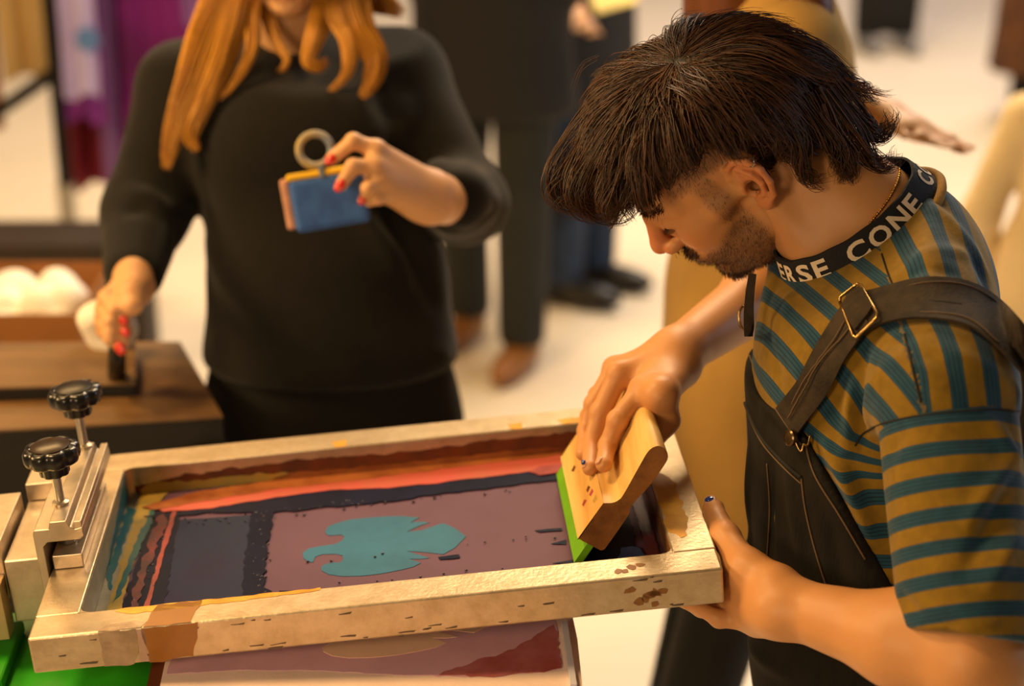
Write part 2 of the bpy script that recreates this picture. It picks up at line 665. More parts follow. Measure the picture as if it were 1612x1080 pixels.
YN, YF = Wd + 0.0005, FD_ - Wd - 0.0005
patch2d('tape_strip', [(Wd + .0005, YN), (.062, YN), (.063, YF), (Wd + .0005, YF)], on_mesh(.0001), M_grey, scr, wob=0)
patch2d('tape_strip', [(.058, YN + .004), (.076, YN), (.074, .2), (.082, .36), (.094, YF), (.060, YF), (.061, .2)], on_mesh(.0004), M_ochre, scr, .0006, .0008, 1)
patch2d('ink_streak', [(.0475, .19), (.056, .16), (.058, .3), (.060, .36), (.048, .37)], on_mesh(.0007), M_tealdk, scr, .0006, .001, 2)
patch2d('ink_streak', [(.064, .13), (.070, .15), (.080, .28), (.086, .36), (.078, .35), (.070, .26)], on_mesh(.0011), M_tealdk, scr, .0006, .001, 3)
patch2d('ink_panel', [(.074, YN), (.122, YN), (.120, .2), (.116, .345), (.084, .345), (.078, .22)], on_mesh(.0009), M_navy, scr, .0006, .0012, 4)
patch2d('ink_streak', [(.084, YN), (.092, YN), (.094, .2), (.104, .32), (.098, .34), (.088, .33), (.086, .2)], on_mesh(.0016), M_maroon, scr, .0008, .0016, 5)
patch2d('ink_streak', [(.099, YN), (.105, YN), (.108, .2), (.112, .34), (.106, .342), (.103, .2)], on_mesh(.0017), M_rose, scr, .0008, .0007, 6)
patch2d('ink_panel', [(.121, YN), (.213, YN), (.209, .2), (.203, .315), (.116, .322), (.118, .2)], on_mesh(.0006), M_plum, scr, .0004, .0005, 7)
patch2d('ink_bar', [(.208, YN), (.236, YN), (.240, .118), (.231, .13), (.228, .24), (.231, .32), (.204, .325), (.205, .2)], on_mesh(.0008), M_navy, scr, .0012, .0016, 8)
patch2d('ink_streak', mpx([(225, 815), (330, 800), (430, 783), (520, 772), (600, 769), (700, 760), (800, 744), (885, 736), (890, 757), (800, 766), (700, 779), (600, 793), (520, 800), (430, 808), (330, 809), (250, 818)]), on_mesh(.0010), M_navy, scr, .0008, .0012, 9)
patch2d('ink_streak', mpx([(245, 803), (330, 790), (440, 770), (560, 757), (680, 742), (800, 727), (890, 716), (890, 740), (800, 749), (690, 763), (600, 771), (520, 774), (430, 786), (330, 803), (255, 808)]), on_mesh(.0014), M_coral, scr, .0010, .0009, 10)
patch2d('ink_streak', mpx([(225, 800), (300, 780), (440, 757), (560, 745), (700, 727), (800, 716), (905, 703), (900, 718), (800, 729), (700, 741), (560, 759), (440, 772), (330, 791), (240, 806)]), on_mesh(.0018), M_orange, scr, .0010, .0009, 11)
patch2d('ink_streak', mpx([(835, 746), (850, 738), (890, 734), (892, 745), (850, 752)]), on_mesh(.0026), M_rose, scr, .0009, .0005, 12)
# behind the squeegee
patch2d('ink_panel', [(.576, YN), (.640, YN), (.648, .2), (.64, .33), (.58, .345), (.574, .2)], on_mesh(.0007), M_navy, scr, .0006, .001, 13)
patch2d('ink_streak', [(.612, YN), (.646, YN), (.654, .10), (.648, .13), (.628, .135), (.618, .09)], on_mesh(.0014), M_blue, scr, .0009, .0012, 14)
patch2d('ink_streak', [(.603, YN), (.618, YN), (.626, .085), (.612, .10)], on_mesh(.0024), M_lilac, scr, .0006, .0009, 15)
patch2d('ink_streak', [(.650, YN), (.664, YN), (.668, .15), (.666, .26), (.652, .26), (.655, .15)], on_mesh(.0014), M_maroon, scr, .0009, .0008, 16)
# spattered beads of ink, uncountable
sp = MB()
for i in range(150):
    q = rng.random()
    if q < 0.35:
        x, y = rng.uniform(.082, .11), rng.uniform(YN, .34)
    elif q < 0.6:
        x, y = rng.uniform(.206, .234), rng.uniform(YN, .33)
    elif q < 0.85:
        x = rng.uniform(.1, .36)
        y = .315 + rng.normal() * .008
    else:
        x, y = rng.uniform(.24, .56), rng.choice([.185, .18, .12, .31]) + rng.normal() * .003
    r_ = rng.uniform(.0007, .0017)
    sp.ball((x, y, ZM + .0016), (r_ * 1.4, r_, r_ * .8), 6, 4)
o = sp.build('ink_spatter', mat('wet_ink', srgb(40, 34, 48), 0.06), scr, smooth=True, xf=FLa)
o['kind'] = 'stuff'
for pix in ([(690, 878), (722, 874), (724, 879), (694, 882)], [(842, 836), (884, 832), (885, 836), (850, 839)], [(868, 857), (890, 851), (890, 858)], [(870, 888), (905, 882), (906, 888)], [(440, 931), (462, 931), (460, 935), (440, 936)]):
    patch2d('ink_smear', mpx(pix), on_mesh(.0006), M_navy, scr, .0006, .0005, 20)
EAGLE = [(360,395),(385,350),(450,325),(560,295),(700,280),(850,270),(980,268),(1110,280),(1070,300),(1040,318),(1110,312),(1190,318),(1110,345),(1010,392),(1130,380),(1210,352),(1290,325),(1330,335),(1400,370),(1480,430),(1430,480),(1390,520),(1300,570),(1150,553),(1010,545),(1090,570),(1190,600),(1110,608),(1030,606),(1120,640),(1060,670),(960,695),(800,725),(650,742),(500,745),(390,730),(335,700),(330,670),(370,645),(430,636),(480,635),(505,610),(500,580),(450,567),(340,570),(285,590),(265,635),(225,625),(190,600),(185,560),(230,525),(330,505),(440,490),(500,460),(515,430),(490,415),(430,420),(385,420)]
eag = [(440 + x / 5.0375, 760 + y / 5.0375) for x, y in EAGLE]
patch2d('eagle_stencil', mpx(eag), on_mesh(.0001), M_teal, scr, .0005, 0.0, step=.01)

# residue on the inner walls
def wall_far(x, z, t):
    return (x, FD_ - Wd - t - 0.0001, z)

def wall_right(y, z, t):
    return (FW_ - Wd - t - 0.0001, y, z)

def wall_left(y, z, t):
    return (Wd + t + 0.0001, y, z)

def top(x, y, t):
    return (x, y, 0.0001 + t)

def front(x, z, t):
    return (x, -t - 0.0001, z)
patch2d('ink_stain', [(.05, -.036), (.67, -.036), (.67, -.014), (.5, -.011), (.38, -.016), (.25, -.012), (.12, -.018), (.05, -.026)], wall_far, M_brown, scr, .0004, .0012, 30)
patch2d('ink_stain', [(.06, -.037), (.22, -.037), (.26, -.030), (.2, -.024), (.14, -.027), (.08, -.022), (.06, -.03)], wall_far, M_ochre, scr, .0008, .0012, 31)
patch2d('ink_stain', [(.22, -.037), (.5, -.037), (.66, -.033), (.5, -.028), (.36, -.031), (.24, -.028)], wall_far, M_orange, scr, .0008, .001, 32)
patch2d('tape_strip', [(.05, -.037), (.40, -.037), (.40, -.003), (.05, -.003)], wall_left, M_grey, scr, .0004, .0004, 33)
patch2d('ink_stain', [(.2, -.036), (.398, -.036), (.398, -.006), (.35, -.012), (.27, -.026)], wall_left, M_tealdk, scr, .0008, .001, 34)
patch2d('tape_strip', [(.05, -.037), (.40, -.037), (.40, -.004), (.05, -.004)], wall_right, mat('brown_film_tape', srgb(150, 104, 62), 0.16, var=0.35, vscale=30), scr, .0004, .0004, 35)
# tape, residue and one painted lit patch on top and front of the rails
patch2d('packing_tape', [(.118, 0.0), (.168, 0.0), (.172, .020), (.176, .045), (.128, .044), (.122, .02)], top, M_tape, scr, .0003, .0009, 40)
patch2d('packing_tape', [(.118, -.001), (.176, -.001), (.173, -.012), (.168, -.022), (.166, -.0405), (.120, -.0405), (.119, -.02)], front, M_tape, scr, .0003, .0012, 41)
patch2d('clear_tape', [(.072, -.001), (.110, -.001), (.111, -.03), (.104, -.041), (.073, -.041)], front, M_clear, scr, .0006, .0008, 42)
patch2d('clear_tape', [(.072, 0), (.116, 0), (.122, .012), (.108, .016), (.082, .014)], top, M_clear, scr, .0003, .0008, 43)
patch2d('clear_tape', [(.110, -.001), (.119, -.001), (.119, -.04), (.110, -.04)], front, mat('pink_grey_tape', srgb(184, 150, 132), 0.4, var=0.2, vscale=50), scr, .0003, .0006, 44)
patch2d('ink_stain', [(.11, .030), (.30, .040), (.30, .045), (.09, .045), (.085, .04)], top, M_gold, scr, .0003, .0008, 45)
r6 = np.random.default_rng(21)
for i in range(9):
    cx_, cz_ = .628 + r6.uniform(-.014, .03), -.023 + r6.uniform(-.012, .010)
    a0 = r6.uniform(0, 3)
    pts = [(cx_ + r6.uniform(.003, .0085) * math.cos(a0 + t), cz_ + r6.uniform(.002, .007) * math.sin(a0 + t)) for t in np.linspace(0, 6.28, 8)[:-1]]
    patch2d('tape_residue', pts, front, M_flake, scr, .0003, .0007, 50 + i)
for i in range(4):
    cx_, cy_ = .612 + i * .008, .022 + r6.uniform(-.008, .012)
    pts = [(cx_ + r6.uniform(.003, .007) * math.cos(t), cy_ + r6.uniform(.003, .008) * math.sin(t)) for t in np.linspace(0, 6.28, 8)[:-1]]
    patch2d('tape_residue', pts, top, M_flake, scr, .0003, .0007, 60 + i)
patch2d('ink_stain', [(.676, .09), (.686, .075), (.694, .08), (.700, .11), (.703, .15), (.698, .17), (.702, .2), (.690, .235), (.676, .25)], top, M_gold, scr, .0003, .0016, 70)  # lit patch between cast shadows, painted in gold on the right rail
for i, x_ in enumerate((.30, .585, .60, .52)):
    patch2d('ink_stain', [(x_, FD_ - .03), (x_ + .02, FD_ - .028), (x_ + .018, FD_ - .046), (x_ + .004, FD_ - .046)], top, M_gold, scr, .0002, .0012, 80 + i)
# dark scuffs on the front face
for i in range(34):
    x_, z_ = r6.uniform(.02, .71), r6.choice([-.006, -.034, -.02, -.037]) + r6.normal() * .002
    l_ = r6.uniform(.004, .02)
    patch2d('scuff', [(x_, z_), (x_ + l_, z_ + .001), (x_ + l_ * .9, z_ - .0012), (x_ + .001, z_ - .001)], front, mat('dark_scuff', srgb(88, 70, 52), 0.6), scr, .0001, .0005, 90 + i)

# ------------------------------------------------------------------ clamp with two star knobs
cl = thing('screen_clamp', 'aluminium channel clamp with two black star knobs gripping the screen frame', 'clamp', FL((0.01, 0.23, 0.03)))
y0, y1 = .137, .345
ZT = .056
prof = [(-.010, -.034), (-.010, ZT - .004), (-.008, ZT), (.008, ZT), (.010, ZT + .008), (.028, ZT + .008), (.031, ZT), (.036, ZT - .003), (.0445, ZT - .001),
        (.0445, ZT - .012), (.0405, ZT - .016), (.004, ZT - .016), (-.001, ZT - .021), (-.001, -.034)]
MB().extrude([(x, y0, z) for x, z in prof], [(x, y1, z) for x, z in prof]).build('channel', M_alu2, cl, bevel=.0009, xf=FLa)
lip = [(.031, ZT + .001), (.034, ZT + .007), (.0445, ZT + .007), (.0445, ZT + .001)]
MB().boxlim((.0355, y0 + .001, ZT - .003), (.044, y1 - .001, ZT + .006)).build('lip', M_alu2, cl, bevel=.001, xf=FLa)
MB().boxlim((.003, y0 + .012, .0003), (.036, y1 - .012, .017)).build('pressure_bar', M_alu2, cl, bevel=.001, xf=FLa)
star = lambda t: 1 - 0.11 * (0.5 + 0.5 * math.cos(8 * t)) ** 3
for yk, xk, hz, hot in ((.182, .0155, .0, 1), (.333, .0185, .006, 0)):
    MB().lathe((xk, yk, .017), (0, 0, 1), [(.0052, 0), (.0052, .09 + hz)], 14).build('screw', M_zinc, cl, smooth='auto', xf=FLa)
    MB().lathe((xk, yk, .018), (0, 0, 1), [(.010, 0), (.010, .008)], 6).build('nut', M_zinc, cl, xf=FLa)
    MB().lathe((xk, yk, ZT + .007), (0, 0, 1), [(.0095, 0), (.0095, .004), (.006, .006)], 20).build('washer', M_alu2, cl, smooth='auto', xf=FLa)
    k = MB().lathe((xk, yk, .101 + hz), (0, 0, 1), [(.016, 0), (.0165, .001), (.017, .012), (.026, .0135), (.0300, .016), (.0315, .020), (.0315, .028), (.0295, .032), (.024, .0335), (.0225, .0325)], 64, star).build('knob', M_blackpl, cl, smooth='auto', xf=FLa, angle=50)
    MB().lathe((xk, yk, .1325 + hz), (0, 0, 1), [(.0222, 0), (.0215, .0025), (.015, .0042), (.005, .0048)], 28).build('knob_cap', mat('worn_black_cap', srgb(52, 40, 30), 0.22) if hot else M_blackpl, k, smooth='auto', xf=FLa)  # browner cap on the near knob carries its glare in the colour

# ------------------------------------------------------------------ press arm blocks behind the clamp
pa = thing('press_arm', 'machined aluminium hinge blocks bolted behind the clamp at the left edge', 'press arm', FL((-.08, .23, -.03)))
MB().boxlim((-.050, .150, -.060), (-.012, .330, .016)).build('block', M_alu2, pa, bevel=.0015, xf=FLa)
MB().boxlim((-.150, .160, -.035), (-.0535, .290, .034)).build('block', M_alu2, pa, bevel=.0015, xf=FLa)
MB().boxlim((-.110, .130, -.070), (-.0545, .1595, -.004)).build('plate', mat('tan_plate', srgb(196, 164, 120), 0.4, metal=.5, var=.15), pa, bevel=.001, xf=FLa)
MB().boxlim((-.050, .300, .0165), (-.013, .35, .038)).build('plate', M_alu2, pa, bevel=.001, xf=FLa)
MB().lathe((-.0115, .162, -.012), (0, -1, 0), [(.0085, 0), (.0085, .007)], 6).build('bolt', M_brass, pa, xf=FLa)
MB().lathe((-.072, .1298, -.040), (0, -1, 0), [(.010, 0), (.010, .001), (.007, .001), (.007, .0012)], 20).build('stamped_ring', mat('dark_stamp', srgb(70, 54, 40), .6), pa, xf=FLa)
ga = thing('press_beam', 'bright green enamelled steel press beam below the corner of the screen', 'press beam', FL((-.1, .1, -.12)))
MB().boxlim((-.30, .03, -.165), (.16, .25, -.100)).build('beam', M_green, ga, bevel=.004, xf=FLa)
MB().boxlim((-.30, .07, -.0995), (-.055, .20, -.085)).build('cap_plate', M_green, ga, bevel=.003, xf=FLa)
MB().boxlim((-.25, .05, -.30), (.06, .2, -.1655)).build('bracket', mat('oily_steel', srgb(70, 54, 38), .4, metal=.6, var=.4, vscale=14), ga, bevel=.003, xf=FLa)
MB().boxlim((-.17, .08, -.93), (-.03, .2, -.3005)).build('column', M_boardedge, ga, bevel=.004, xf=FLa)
def cable(name, pix, zl, r_, label, m):
    P = smooth_path([FL(np.append(fl_plane(u, v, z)[:2], z)) for (u, v), z in zip(pix, zl)], 40)
    return tag(MB().tube(P, r_, 8).build(name, m, smooth=True), label, 'cable')
M_cab = mat('cream_cable', srgb(196, 160, 112), .5)
cable('cable', [(62, 1045), (85, 1064), (104, 1074), (122, 1092), (150, 1130)], (-.1, -.11, -.115, -.125, -.16), .0065, 'thick cream cable looping below the left corner of the screen', M_cab)
cable('cable', [(203, 1040), (195, 1060), (184, 1072), (172, 1084), (140, 1128)], (-.1, -.12, -.125, -.13, -.165), .003, 'thin pale cable hanging in front of the green press beam', M_cab)

# ------------------------------------------------------------------ platen with a shirt under the screen
pl = thing('shirt_platen', 'pink shirt loaded on a flat press platen below the screen', 'platen', FL((.35, .1, -.12)))
FLATZ = FL((.35, .06, -.078))[2]
def lvl(x, y, t):
    """screen x,y dropped to the level platen"""
    p = FL((x, y, -.1))
    return np.array([p[0], p[1], FLATZ + t])
def flatpatch(name, pts, m, parent, t0, t1, step=.008, wob=0.0, seed=0):
    P = np.array(pts, float)
    O = []
    for i in range(len(P)):
        a, b = P[i], P[(i + 1) % len(P)]
        k = max(1, int(np.linalg.norm(b - a) / step))
        O += [a + (b - a) * j / k for j in range(k)]
    r = np.random.default_rng(seed)
    O = np.array(O) + r.normal(size=(len(O), 2)) * wob
    lo = [lvl(x, y, t0) for x, y in O]
    hi = [lvl(x, y, t1) for x, y in O]
    return MB().extrude(lo, hi).build(name, m, parent)
M_tee = mat('pink_cotton', srgb(250, 222, 210), .85, var=.1, vscale=14, bump=.2, bscale=200)
flatpatch('platen_board', [(.11, -.16), (.54, -.16), (.54, .36), (.11, .36)], mat('brown_board', srgb(112, 56, 26), .6, var=.2), pl, -.03, -.0085)
flatpatch('shirt', [(.126, -.19), (.556, -.19), (.566, .05), (.562, .37), (.126, .37)], M_tee, pl, -.0082, 0)
def platen_px(pix):
    out = []
    for u, v in pix:
        p = at_h(u, v, FLATZ)
        q = FR.T @ (p - FO)
        # solve x,y of lvl for this point
        x, y = q[0], q[1]
        for _ in range(6):
            e = lvl(x, y, 0) - p
            d = FR.T @ np.array([e[0], e[1], 0])
            x, y = x - d[0], y - d[1]
        out.append((x, y))
    return out
flatpatch('printed_panel', platen_px([(262, 1062), (360, 1056), (480, 1056), (600, 1062), (740, 1066), (858, 1058), (886, 1052), (868, 940), (290, 985)]), mat('mauve_print', srgb(226, 176, 196), .8, var=.15, vscale=10), pl, .0002, .0006, wob=.0008)
flatpatch('printed_panel', platen_px([(690, 1064), (780, 1066), (858, 1058), (886, 1052), (872, 985), (800, 1025), (740, 1045)]), mat('brick_print', srgb(166, 72, 68), .8, col2=srgb(190, 112, 116), vscale=12), pl, .0006, .0009, wob=.0015)
flatpatch('eagle_print', platen_px([(470 + (u - 475) * 1.24, 1036 - (907 - v) * 1.15) for u, v in eag]), mat('peach_print', srgb(246, 206, 180), .8, var=.06), pl, .0006, .0011)
flatpatch('shirt_edge', platen_px([(884, 985), (893, 985), (908, 1085), (898, 1085)]), mat('white_sleeve_edge', srgb(206, 206, 222), .8), pl, .0011, .006)

# ------------------------------------------------------------------ squeegee
SQ_O = np.array([.5755, .225, ZM + .0022])
SQ_A = unit((.103, 0, .140))
SQ_N = np.array([-SQ_A[2], 0, SQ_A[0]])          # towards the left face
SQ_Y0, SQ_Y1 = .106, .334
def sq(s, t, y):
    return FL(SQ_O * np.array([1, 0, 1]) + SQ_A * s + SQ_N * t + np.array([0, y, 0]))
se = thing('squeegee', 'wooden squeegee with green rubber blade standing tilted inside the screen', 'squeegee', sq(0, 0, .22))
def sq_prism(name, prof, m, ya, yb, bevel, smooth=False):
    return MB().extrude([sq(s, t, ya) for s, t in prof], [sq(s, t, yb) for s, t in prof]).build(name, m, se, bevel=bevel, smooth=smooth, angle=30)
sq_prism('blade', [(0, -.004), (0, .0045), (.046, .0045), (.046, -.004)], M_squee, SQ_Y0 + .001, SQ_Y1, .0006)
hp = [(.028, -.013), (.028, .014), (.031, .0155), (.074, .0155), (.078, .0148), (.083, .0075), (.089, .0035), (.098, .0025), (.135, .006), (.150, .0072), (.158, .0062), (.164, .002), (.1655, -.004), (.164, -.010), (.158, -.0155), (.148, -.017), (.12, -.0165), (.095, -.013), (.085, -.0135), (.078, -.016), (.036, -.016), (.030, -.0148)]
hp = [tuple(q) for q in smooth_path(hp + hp[:1], 110)[:-1]]
so = sq_prism('handle', hp, M_wood, SQ_Y0, SQ_Y1 - .012, .0007, 'auto')
so.data.materials.append(M_woodend)
for p in so.data.polygons:
    if len(p.vertices) > 20:
        p.material_index = 1
def sq_flat(name, pts, m, seed=0):
    """paint on the left face of the handle"""
    r = np.random.default_rng(seed)
    O = [(s + r.normal() * .0006, y + r.normal() * .0006) for s, y in pts]
    MB().extrude([sq(s, .01552, y) for s, y in O], [sq(s, .0157, y) for s, y in O]).build(name, m, so)
for i in range(5):
    s_, y_ = r6.uniform(.035, .068), r6.uniform(.12, .32)
    sq_flat('ink_stain', [(s_, y_), (s_ + .006, y_ + .003), (s_ + .004, y_ + .012), (s_ - .002, y_ + .008)], (M_brown, M_rose, M_ochre)[i % 3], i)
MB().extrude([sq(s, -.0165, y) for s, y in ((.132, .11), (.152, .11), (.152, .13), (.138, .128))], [sq(s, -.0173, y) for s, y in ((.132, .11), (.152, .11), (.152, .13), (.138, .128))]).build('ink_stain', M_ochre, so)
# ------------------------------------------------------------------ skin
def skin_mat(name, base, dark, red, tone=(1, 1, 1)):
    m = bpy.data.materials.new(name)
    m.use_nodes = True
    nt = m.node_tree
    b = nt.nodes['Principled BSDF']
    b.inputs['Roughness'].default_value = 0.48
    b.inputs['Specular IOR Level'].default_value = 0.4
    b.inputs['Subsurface Weight'].default_value = 0.18
    b.inputs['Subsurface Radius'].default_value = (0.010, 0.004, 0.002)
    b.inputs['Subsurface Scale'].default_value = 1.0
    tc = nt.nodes.new('ShaderNodeTexCoord')
    n = nt.nodes.new('ShaderNodeTexNoise')
    n.inputs['Scale'].default_value = 28
    n.inputs['Detail'].default_value = 5
    nt.links.new(tc.outputs['Object'], n.inputs['Vector'])
    mx = nt.nodes.new('ShaderNodeMix')
    mx.data_type = 'RGBA'
    mx.inputs['A'].default_value = base
    mx.inputs['B'].default_value = tuple(c * 0.86 for c in base[:3]) + (1,)
    nt.links.new(n.outputs['Fac'], mx.inputs['Factor'])
    def layer(prev, name, col):
        a = nt.nodes.new('ShaderNodeAttribute')
        a.attribute_name = name
        k = nt.nodes.new('ShaderNodeMix')
        k.data_type = 'RGBA'
        nt.links.new(a.outputs['Fac'], k.inputs['Factor'])
        nt.links.new(prev, k.inputs['A'])
        k.inputs['B'].default_value = col
        return k.outputs['Result']
    c = layer(mx.outputs['Result'], 'blush', red)
    c = layer(c, 'stubble', dark)
    nt.links.new(c, b.inputs['Base Color'])
    bp = nt.nodes.new('ShaderNodeBump')
    bp.inputs['Strength'].default_value = 0.12
    bp.inputs['Distance'].default_value = 0.001
    n3 = nt.nodes.new('ShaderNodeTexNoise')
    n3.inputs['Scale'].default_value = 420
    nt.links.new(tc.outputs['Object'], n3.inputs['Vector'])
    nt.links.new(n3.outputs['Fac'], bp.inputs['Height'])
    nt.links.new(bp.outputs[0], b.inputs['Normal'])
    return m

M_skin = skin_mat('light_skin', srgb(202, 143, 90), srgb(112, 78, 54), srgb(206, 108, 70))
M_skin2 = skin_mat('fair_skin', srgb(220, 166, 116), srgb(90, 60, 44), srgb(206, 110, 84))

# head in its own frame: x towards the face, y towards the left ear, z to the crown; origin between the ear canals
def head_sdf(h=0.0019, ears=True, male=True):
    g = Grid((-.125, -.108, -.165), (.152, .108, .150), h)
    g.ell((-.006, 0, .046), (.095, .0755, .088), k=.01)
    g.ell((.035, 0, .0), (.058, .062, .075), k=.03)
    g.ell((.045, 0, -.035), (.045, .050, .070), k=.03)
    g.ell((.02, 0, -.055), (.055, .046, .040), k=.03)
    for s in (1, -1):
        g.chain([(-.004, s * .056, -.030), (.004, s * .054, -.058), (.038, s * .038, -.084), (.070, s * .012, -.097)], [.016, .016, .016, .015], k=.02)
        g.ell((.062, s * .040, -.020), (.026, .022, .024), k=.02)
        g.chain([(.066, s * .046, -.008), (.03, s * .064, .0), (.004, s * .068, .002)], [.011, .009, .006], k=.014)
        g.chain([(.092, s * .010, .028), (.084, s * .032, .032), (.066, s * .050, .026)], [.009, .009, .008], k=.012)
        g.cap((.045, s * .045, -.06), (.06, s * .03, -.06), .014, .014, k=.02)
    g.ell((.078, 0, -.095), (.017, .021, .016), k=.014)
    g.ell((.082, 0, -.058), (.022, .030, .024), k=.016)
    for s in (1, -1):
        g.ell((.099, s * .034, .006), (.011, .014, .010), k=.009, op='s')
    g.chain([(.094, 0, .026), (.104, 0, .008), (.118, 0, -.020)], [.0075, .0075, .0095], k=.008)
    g.ell((.088, 0, .012), (.014, .012, .022), k=.006)
    for s in (1, -1):
        g.ell((.0915, s * .014, -.004), (.011, .012, .021), k=.008)
    g.ell((.1195, 0, -.027), (.012, .0115, .010), k=.006)
    for s in (1, -1):
        g.ell((.1075, s * .0125, -.032), (.012, .0075, .008), k=.005)
        g.ell((.110, s * .006, -.038), (.0055, .0035, .003), k=.002, op='s')
        g.ell((.0815, s * .032, .006), (.0135, .0145, .0125), k=.003)
        g.chain([(.093, s * .020, .003), (.0952, s * .031, -.0005), (.089, s * .043, .001)], [.0018] * 3, k=.002, op='s')
    g.chain([(.094, .022, -.060), (.1005, .008, -.0575), (.1005, -.008, -.0575), (.094, -.022, -.060)], [.004, .0062, .0062, .004], k=.005)
    g.chain([(.093, .018, -.068), (.0995, .0, -.0715), (.093, -.018, -.068)], [.004, .0072, .004], k=.005)
    g.chain([(.095, .025, -.063), (.107, 0, -.0642), (.095, -.025, -.063)], [.0016] * 3, k=.003, op='s')
    g.chain([(.095, .014, -.083), (.098, 0, -.083), (.095, -.014, -.083)], [.004] * 3, k=.008, op='s')
    # ears
    if ears:
        for s in (1, -1):
            A = np.stack([unit((.80, -s * .50, .12)), unit((s * .0 + .46, s * .86, -.0)), unit((-.16, 0, .98))], 1)
            A[:, 1] = np.cross(A[:, 2], A[:, 0])
            A[:, 0] = np.cross(A[:, 1], A[:, 2])
            e0 = np.array([-.011, s * .0762, .005])
            def E(f, o, u):
                return e0 + A[:, 0] * f * 1.1 + np.array([-.18, s * .98, 0]) * o + np.array([-.16, 0, .985]) * u * 1.1
            g.ell(E(-.001, .004, .004), (.0165, .0052, .028), A, k=.006)
            g.ell(E(.004, .0105, -.006), (.0085, .0085, .012), A, k=.004, op='s')
            g.ell(E(.000, .0115, .014), (.011, .0055, .011), A, k=.004, op='s')
            hp_ = [(.012, .002, .0), (.0155, .006, .012), (.0135, .009, .024), (.004, .011, .031), (-.008, .0125, .028), (-.0165, .0135, .016), (-.0175, .013, .0), (-.013, .0105, -.016), (-.004, .007, -.026)]
            g.chain([E(*q) for q in hp_], [.0026, .0030, .0034, .0036, .0037, .0036, .0034, .0034, .0040], k=.003)
            g.chain([E(*q) for q in [(.004, .0075, .019), (-.005, .0095, .012), (-.0095, .0105, .0), (-.006, .0095, -.013), (.002, .008, -.016)]], [.0024, .003, .0032, .003, .0026], k=.003)
            g.ell(E(.0005, .0065, -.0265), (.0085, .0045, .0085), A, k=.005)
            g.ell(E(.0115, .0055, -.006), (.004, .0045, .0065), A, k=.003)
            g.ell(E(.0045, .003, -.006), (.0035, .008, .0045), A, k=.002, op='s')
    return g

def head_masks(L):
    """stubble and blush weights for head-local vertices"""
    x, y, z = L[:, 0], np.abs(L[:, 1]), L[:, 2]
    sm = lambda a, b, t: np.clip((t - a) / (b - a), 0, 1) ** 2 * (3 - 2 * np.clip((t - a) / (b - a), 0, 1))
    n = wav(L, 3, 160) * .004
    line = np.where(x < .055, -.022 - .35 * np.clip(x - .02, 0, .1), -.034 - .55 * np.clip(x - .055, 0, 1)) + n
    beard = sm(.008, -.010, z - line) * sm(.006, .022, x + n) * sm(-.150, -.120, z)
    mous = sm(.030, .022, y) * sm(-.064, -.052, -np.abs(z + .048) - .045 + .0) * 0
    must = np.exp(-((z + .048) / .007) ** 2) * sm(.030, .024, y) * sm(.088, .094, x)
    side = sm(.006, .016, x + n) * sm(.044, .032, x) * sm(-.035, -.02, z) * sm(.03, .045, y) * .9
    fade = sm(.030, .044, z + n - .12 * np.clip(-x, 0, 1)) * sm(.072, .055, x)
    nape = sm(-.03, -.055, x) * sm(-.015, .01, z)
    st = np.clip(np.maximum.reduce([beard * .72, must * .7, side * .62, fade * .75, nape * .75]), 0, 1)
    ear = sm(.0765, .082, y) * sm(-.032, -.026, z)
    nose = sm(.104, .118, x) * sm(.022, .016, y)
    st = st * (1 - ear)
    return st, np.clip(ear * .36 + nose * .45 + np.exp(-((x - .075) / .02) ** 2 - ((z + .02) / .02) ** 2) * .2, 0, 1)

# ------------------------------------------------------------------ hands
def finger(g, pts, r0, r1, k=.004):
    n = len(pts)
    r = np.linspace(r0, r1, n)
    pts = [np.array(p, float) for p in pts]
    g.chain(pts, r, k)
    for i in range(1, n - 1):                      # knuckle bulge
        g.ell(pts[i], r[i] * 1.06, k=.004)
# ================================================================== the man at the screen
man = thing('person', 'man in striped tee and black overalls bending over the screen, pulling the squeegee', 'person', at_h(1400, 1900, 0) * np.array([1, 1, 0]) + np.array([0, 0, 0.0]))
MAN_FOOT = np.array(man.location)

HF = unit((-0.7198, 0.6227, 0.3198))
HU = np.array([-0.692, -0.5637, -0.4601])
HU = unit(HU - HF * (HU @ HF))
HL = np.cross(HU, HF)
HR = CM @ np.stack([HF, HL, HU], 1)
HO = CAM + CM @ np.array([0.2395, -0.2059, 2.0396])
HS = 1.05
def H(p):
    return HO + HR @ (np.asarray(p, float) * HS)
def Ha(P):
    return HO + (np.asarray(P, float) * HS) @ HR.T
def Hinv(P):
    return (np.asarray(P, float) - HO) @ HR / HS

J = lambda u, v, z: at(u, v, z)
neck_c = J(1338, 338, 2.035)
K_c = J(1347, 357, 2.022)
K_A = CM @ np.array([.0775, -.0535, -.025])
K_B = CM @ np.array([.0060, .0340, -.060])
K_w = unit(np.cross(K_A, K_B))
if K_w @ (HO - K_c) < 0:
    K_w = -K_w
# torso frame
T_R = CM @ unit((-.30, -.52, .80))             # towards his right side
T_D = CM @ unit((.20, .86, .46))
T_D = unit(T_D - T_R * (T_D @ T_R))            # down the spine
T_F = np.cross(T_D, T_R)                       # chest normal
if T_F[0] > 0:
    T_F = -T_F
TA = np.stack([T_R, T_D, T_F], 1)
shL = J(1486, 612, 1.850)
elL = J(1534, 1040, 1.770)
wrL = J(1238, 955, 1.905)
shR = J(1262, 318, 2.19)
elR = J(1262, 420, 2.40)
wrR = J(1066, 556, 2.165)

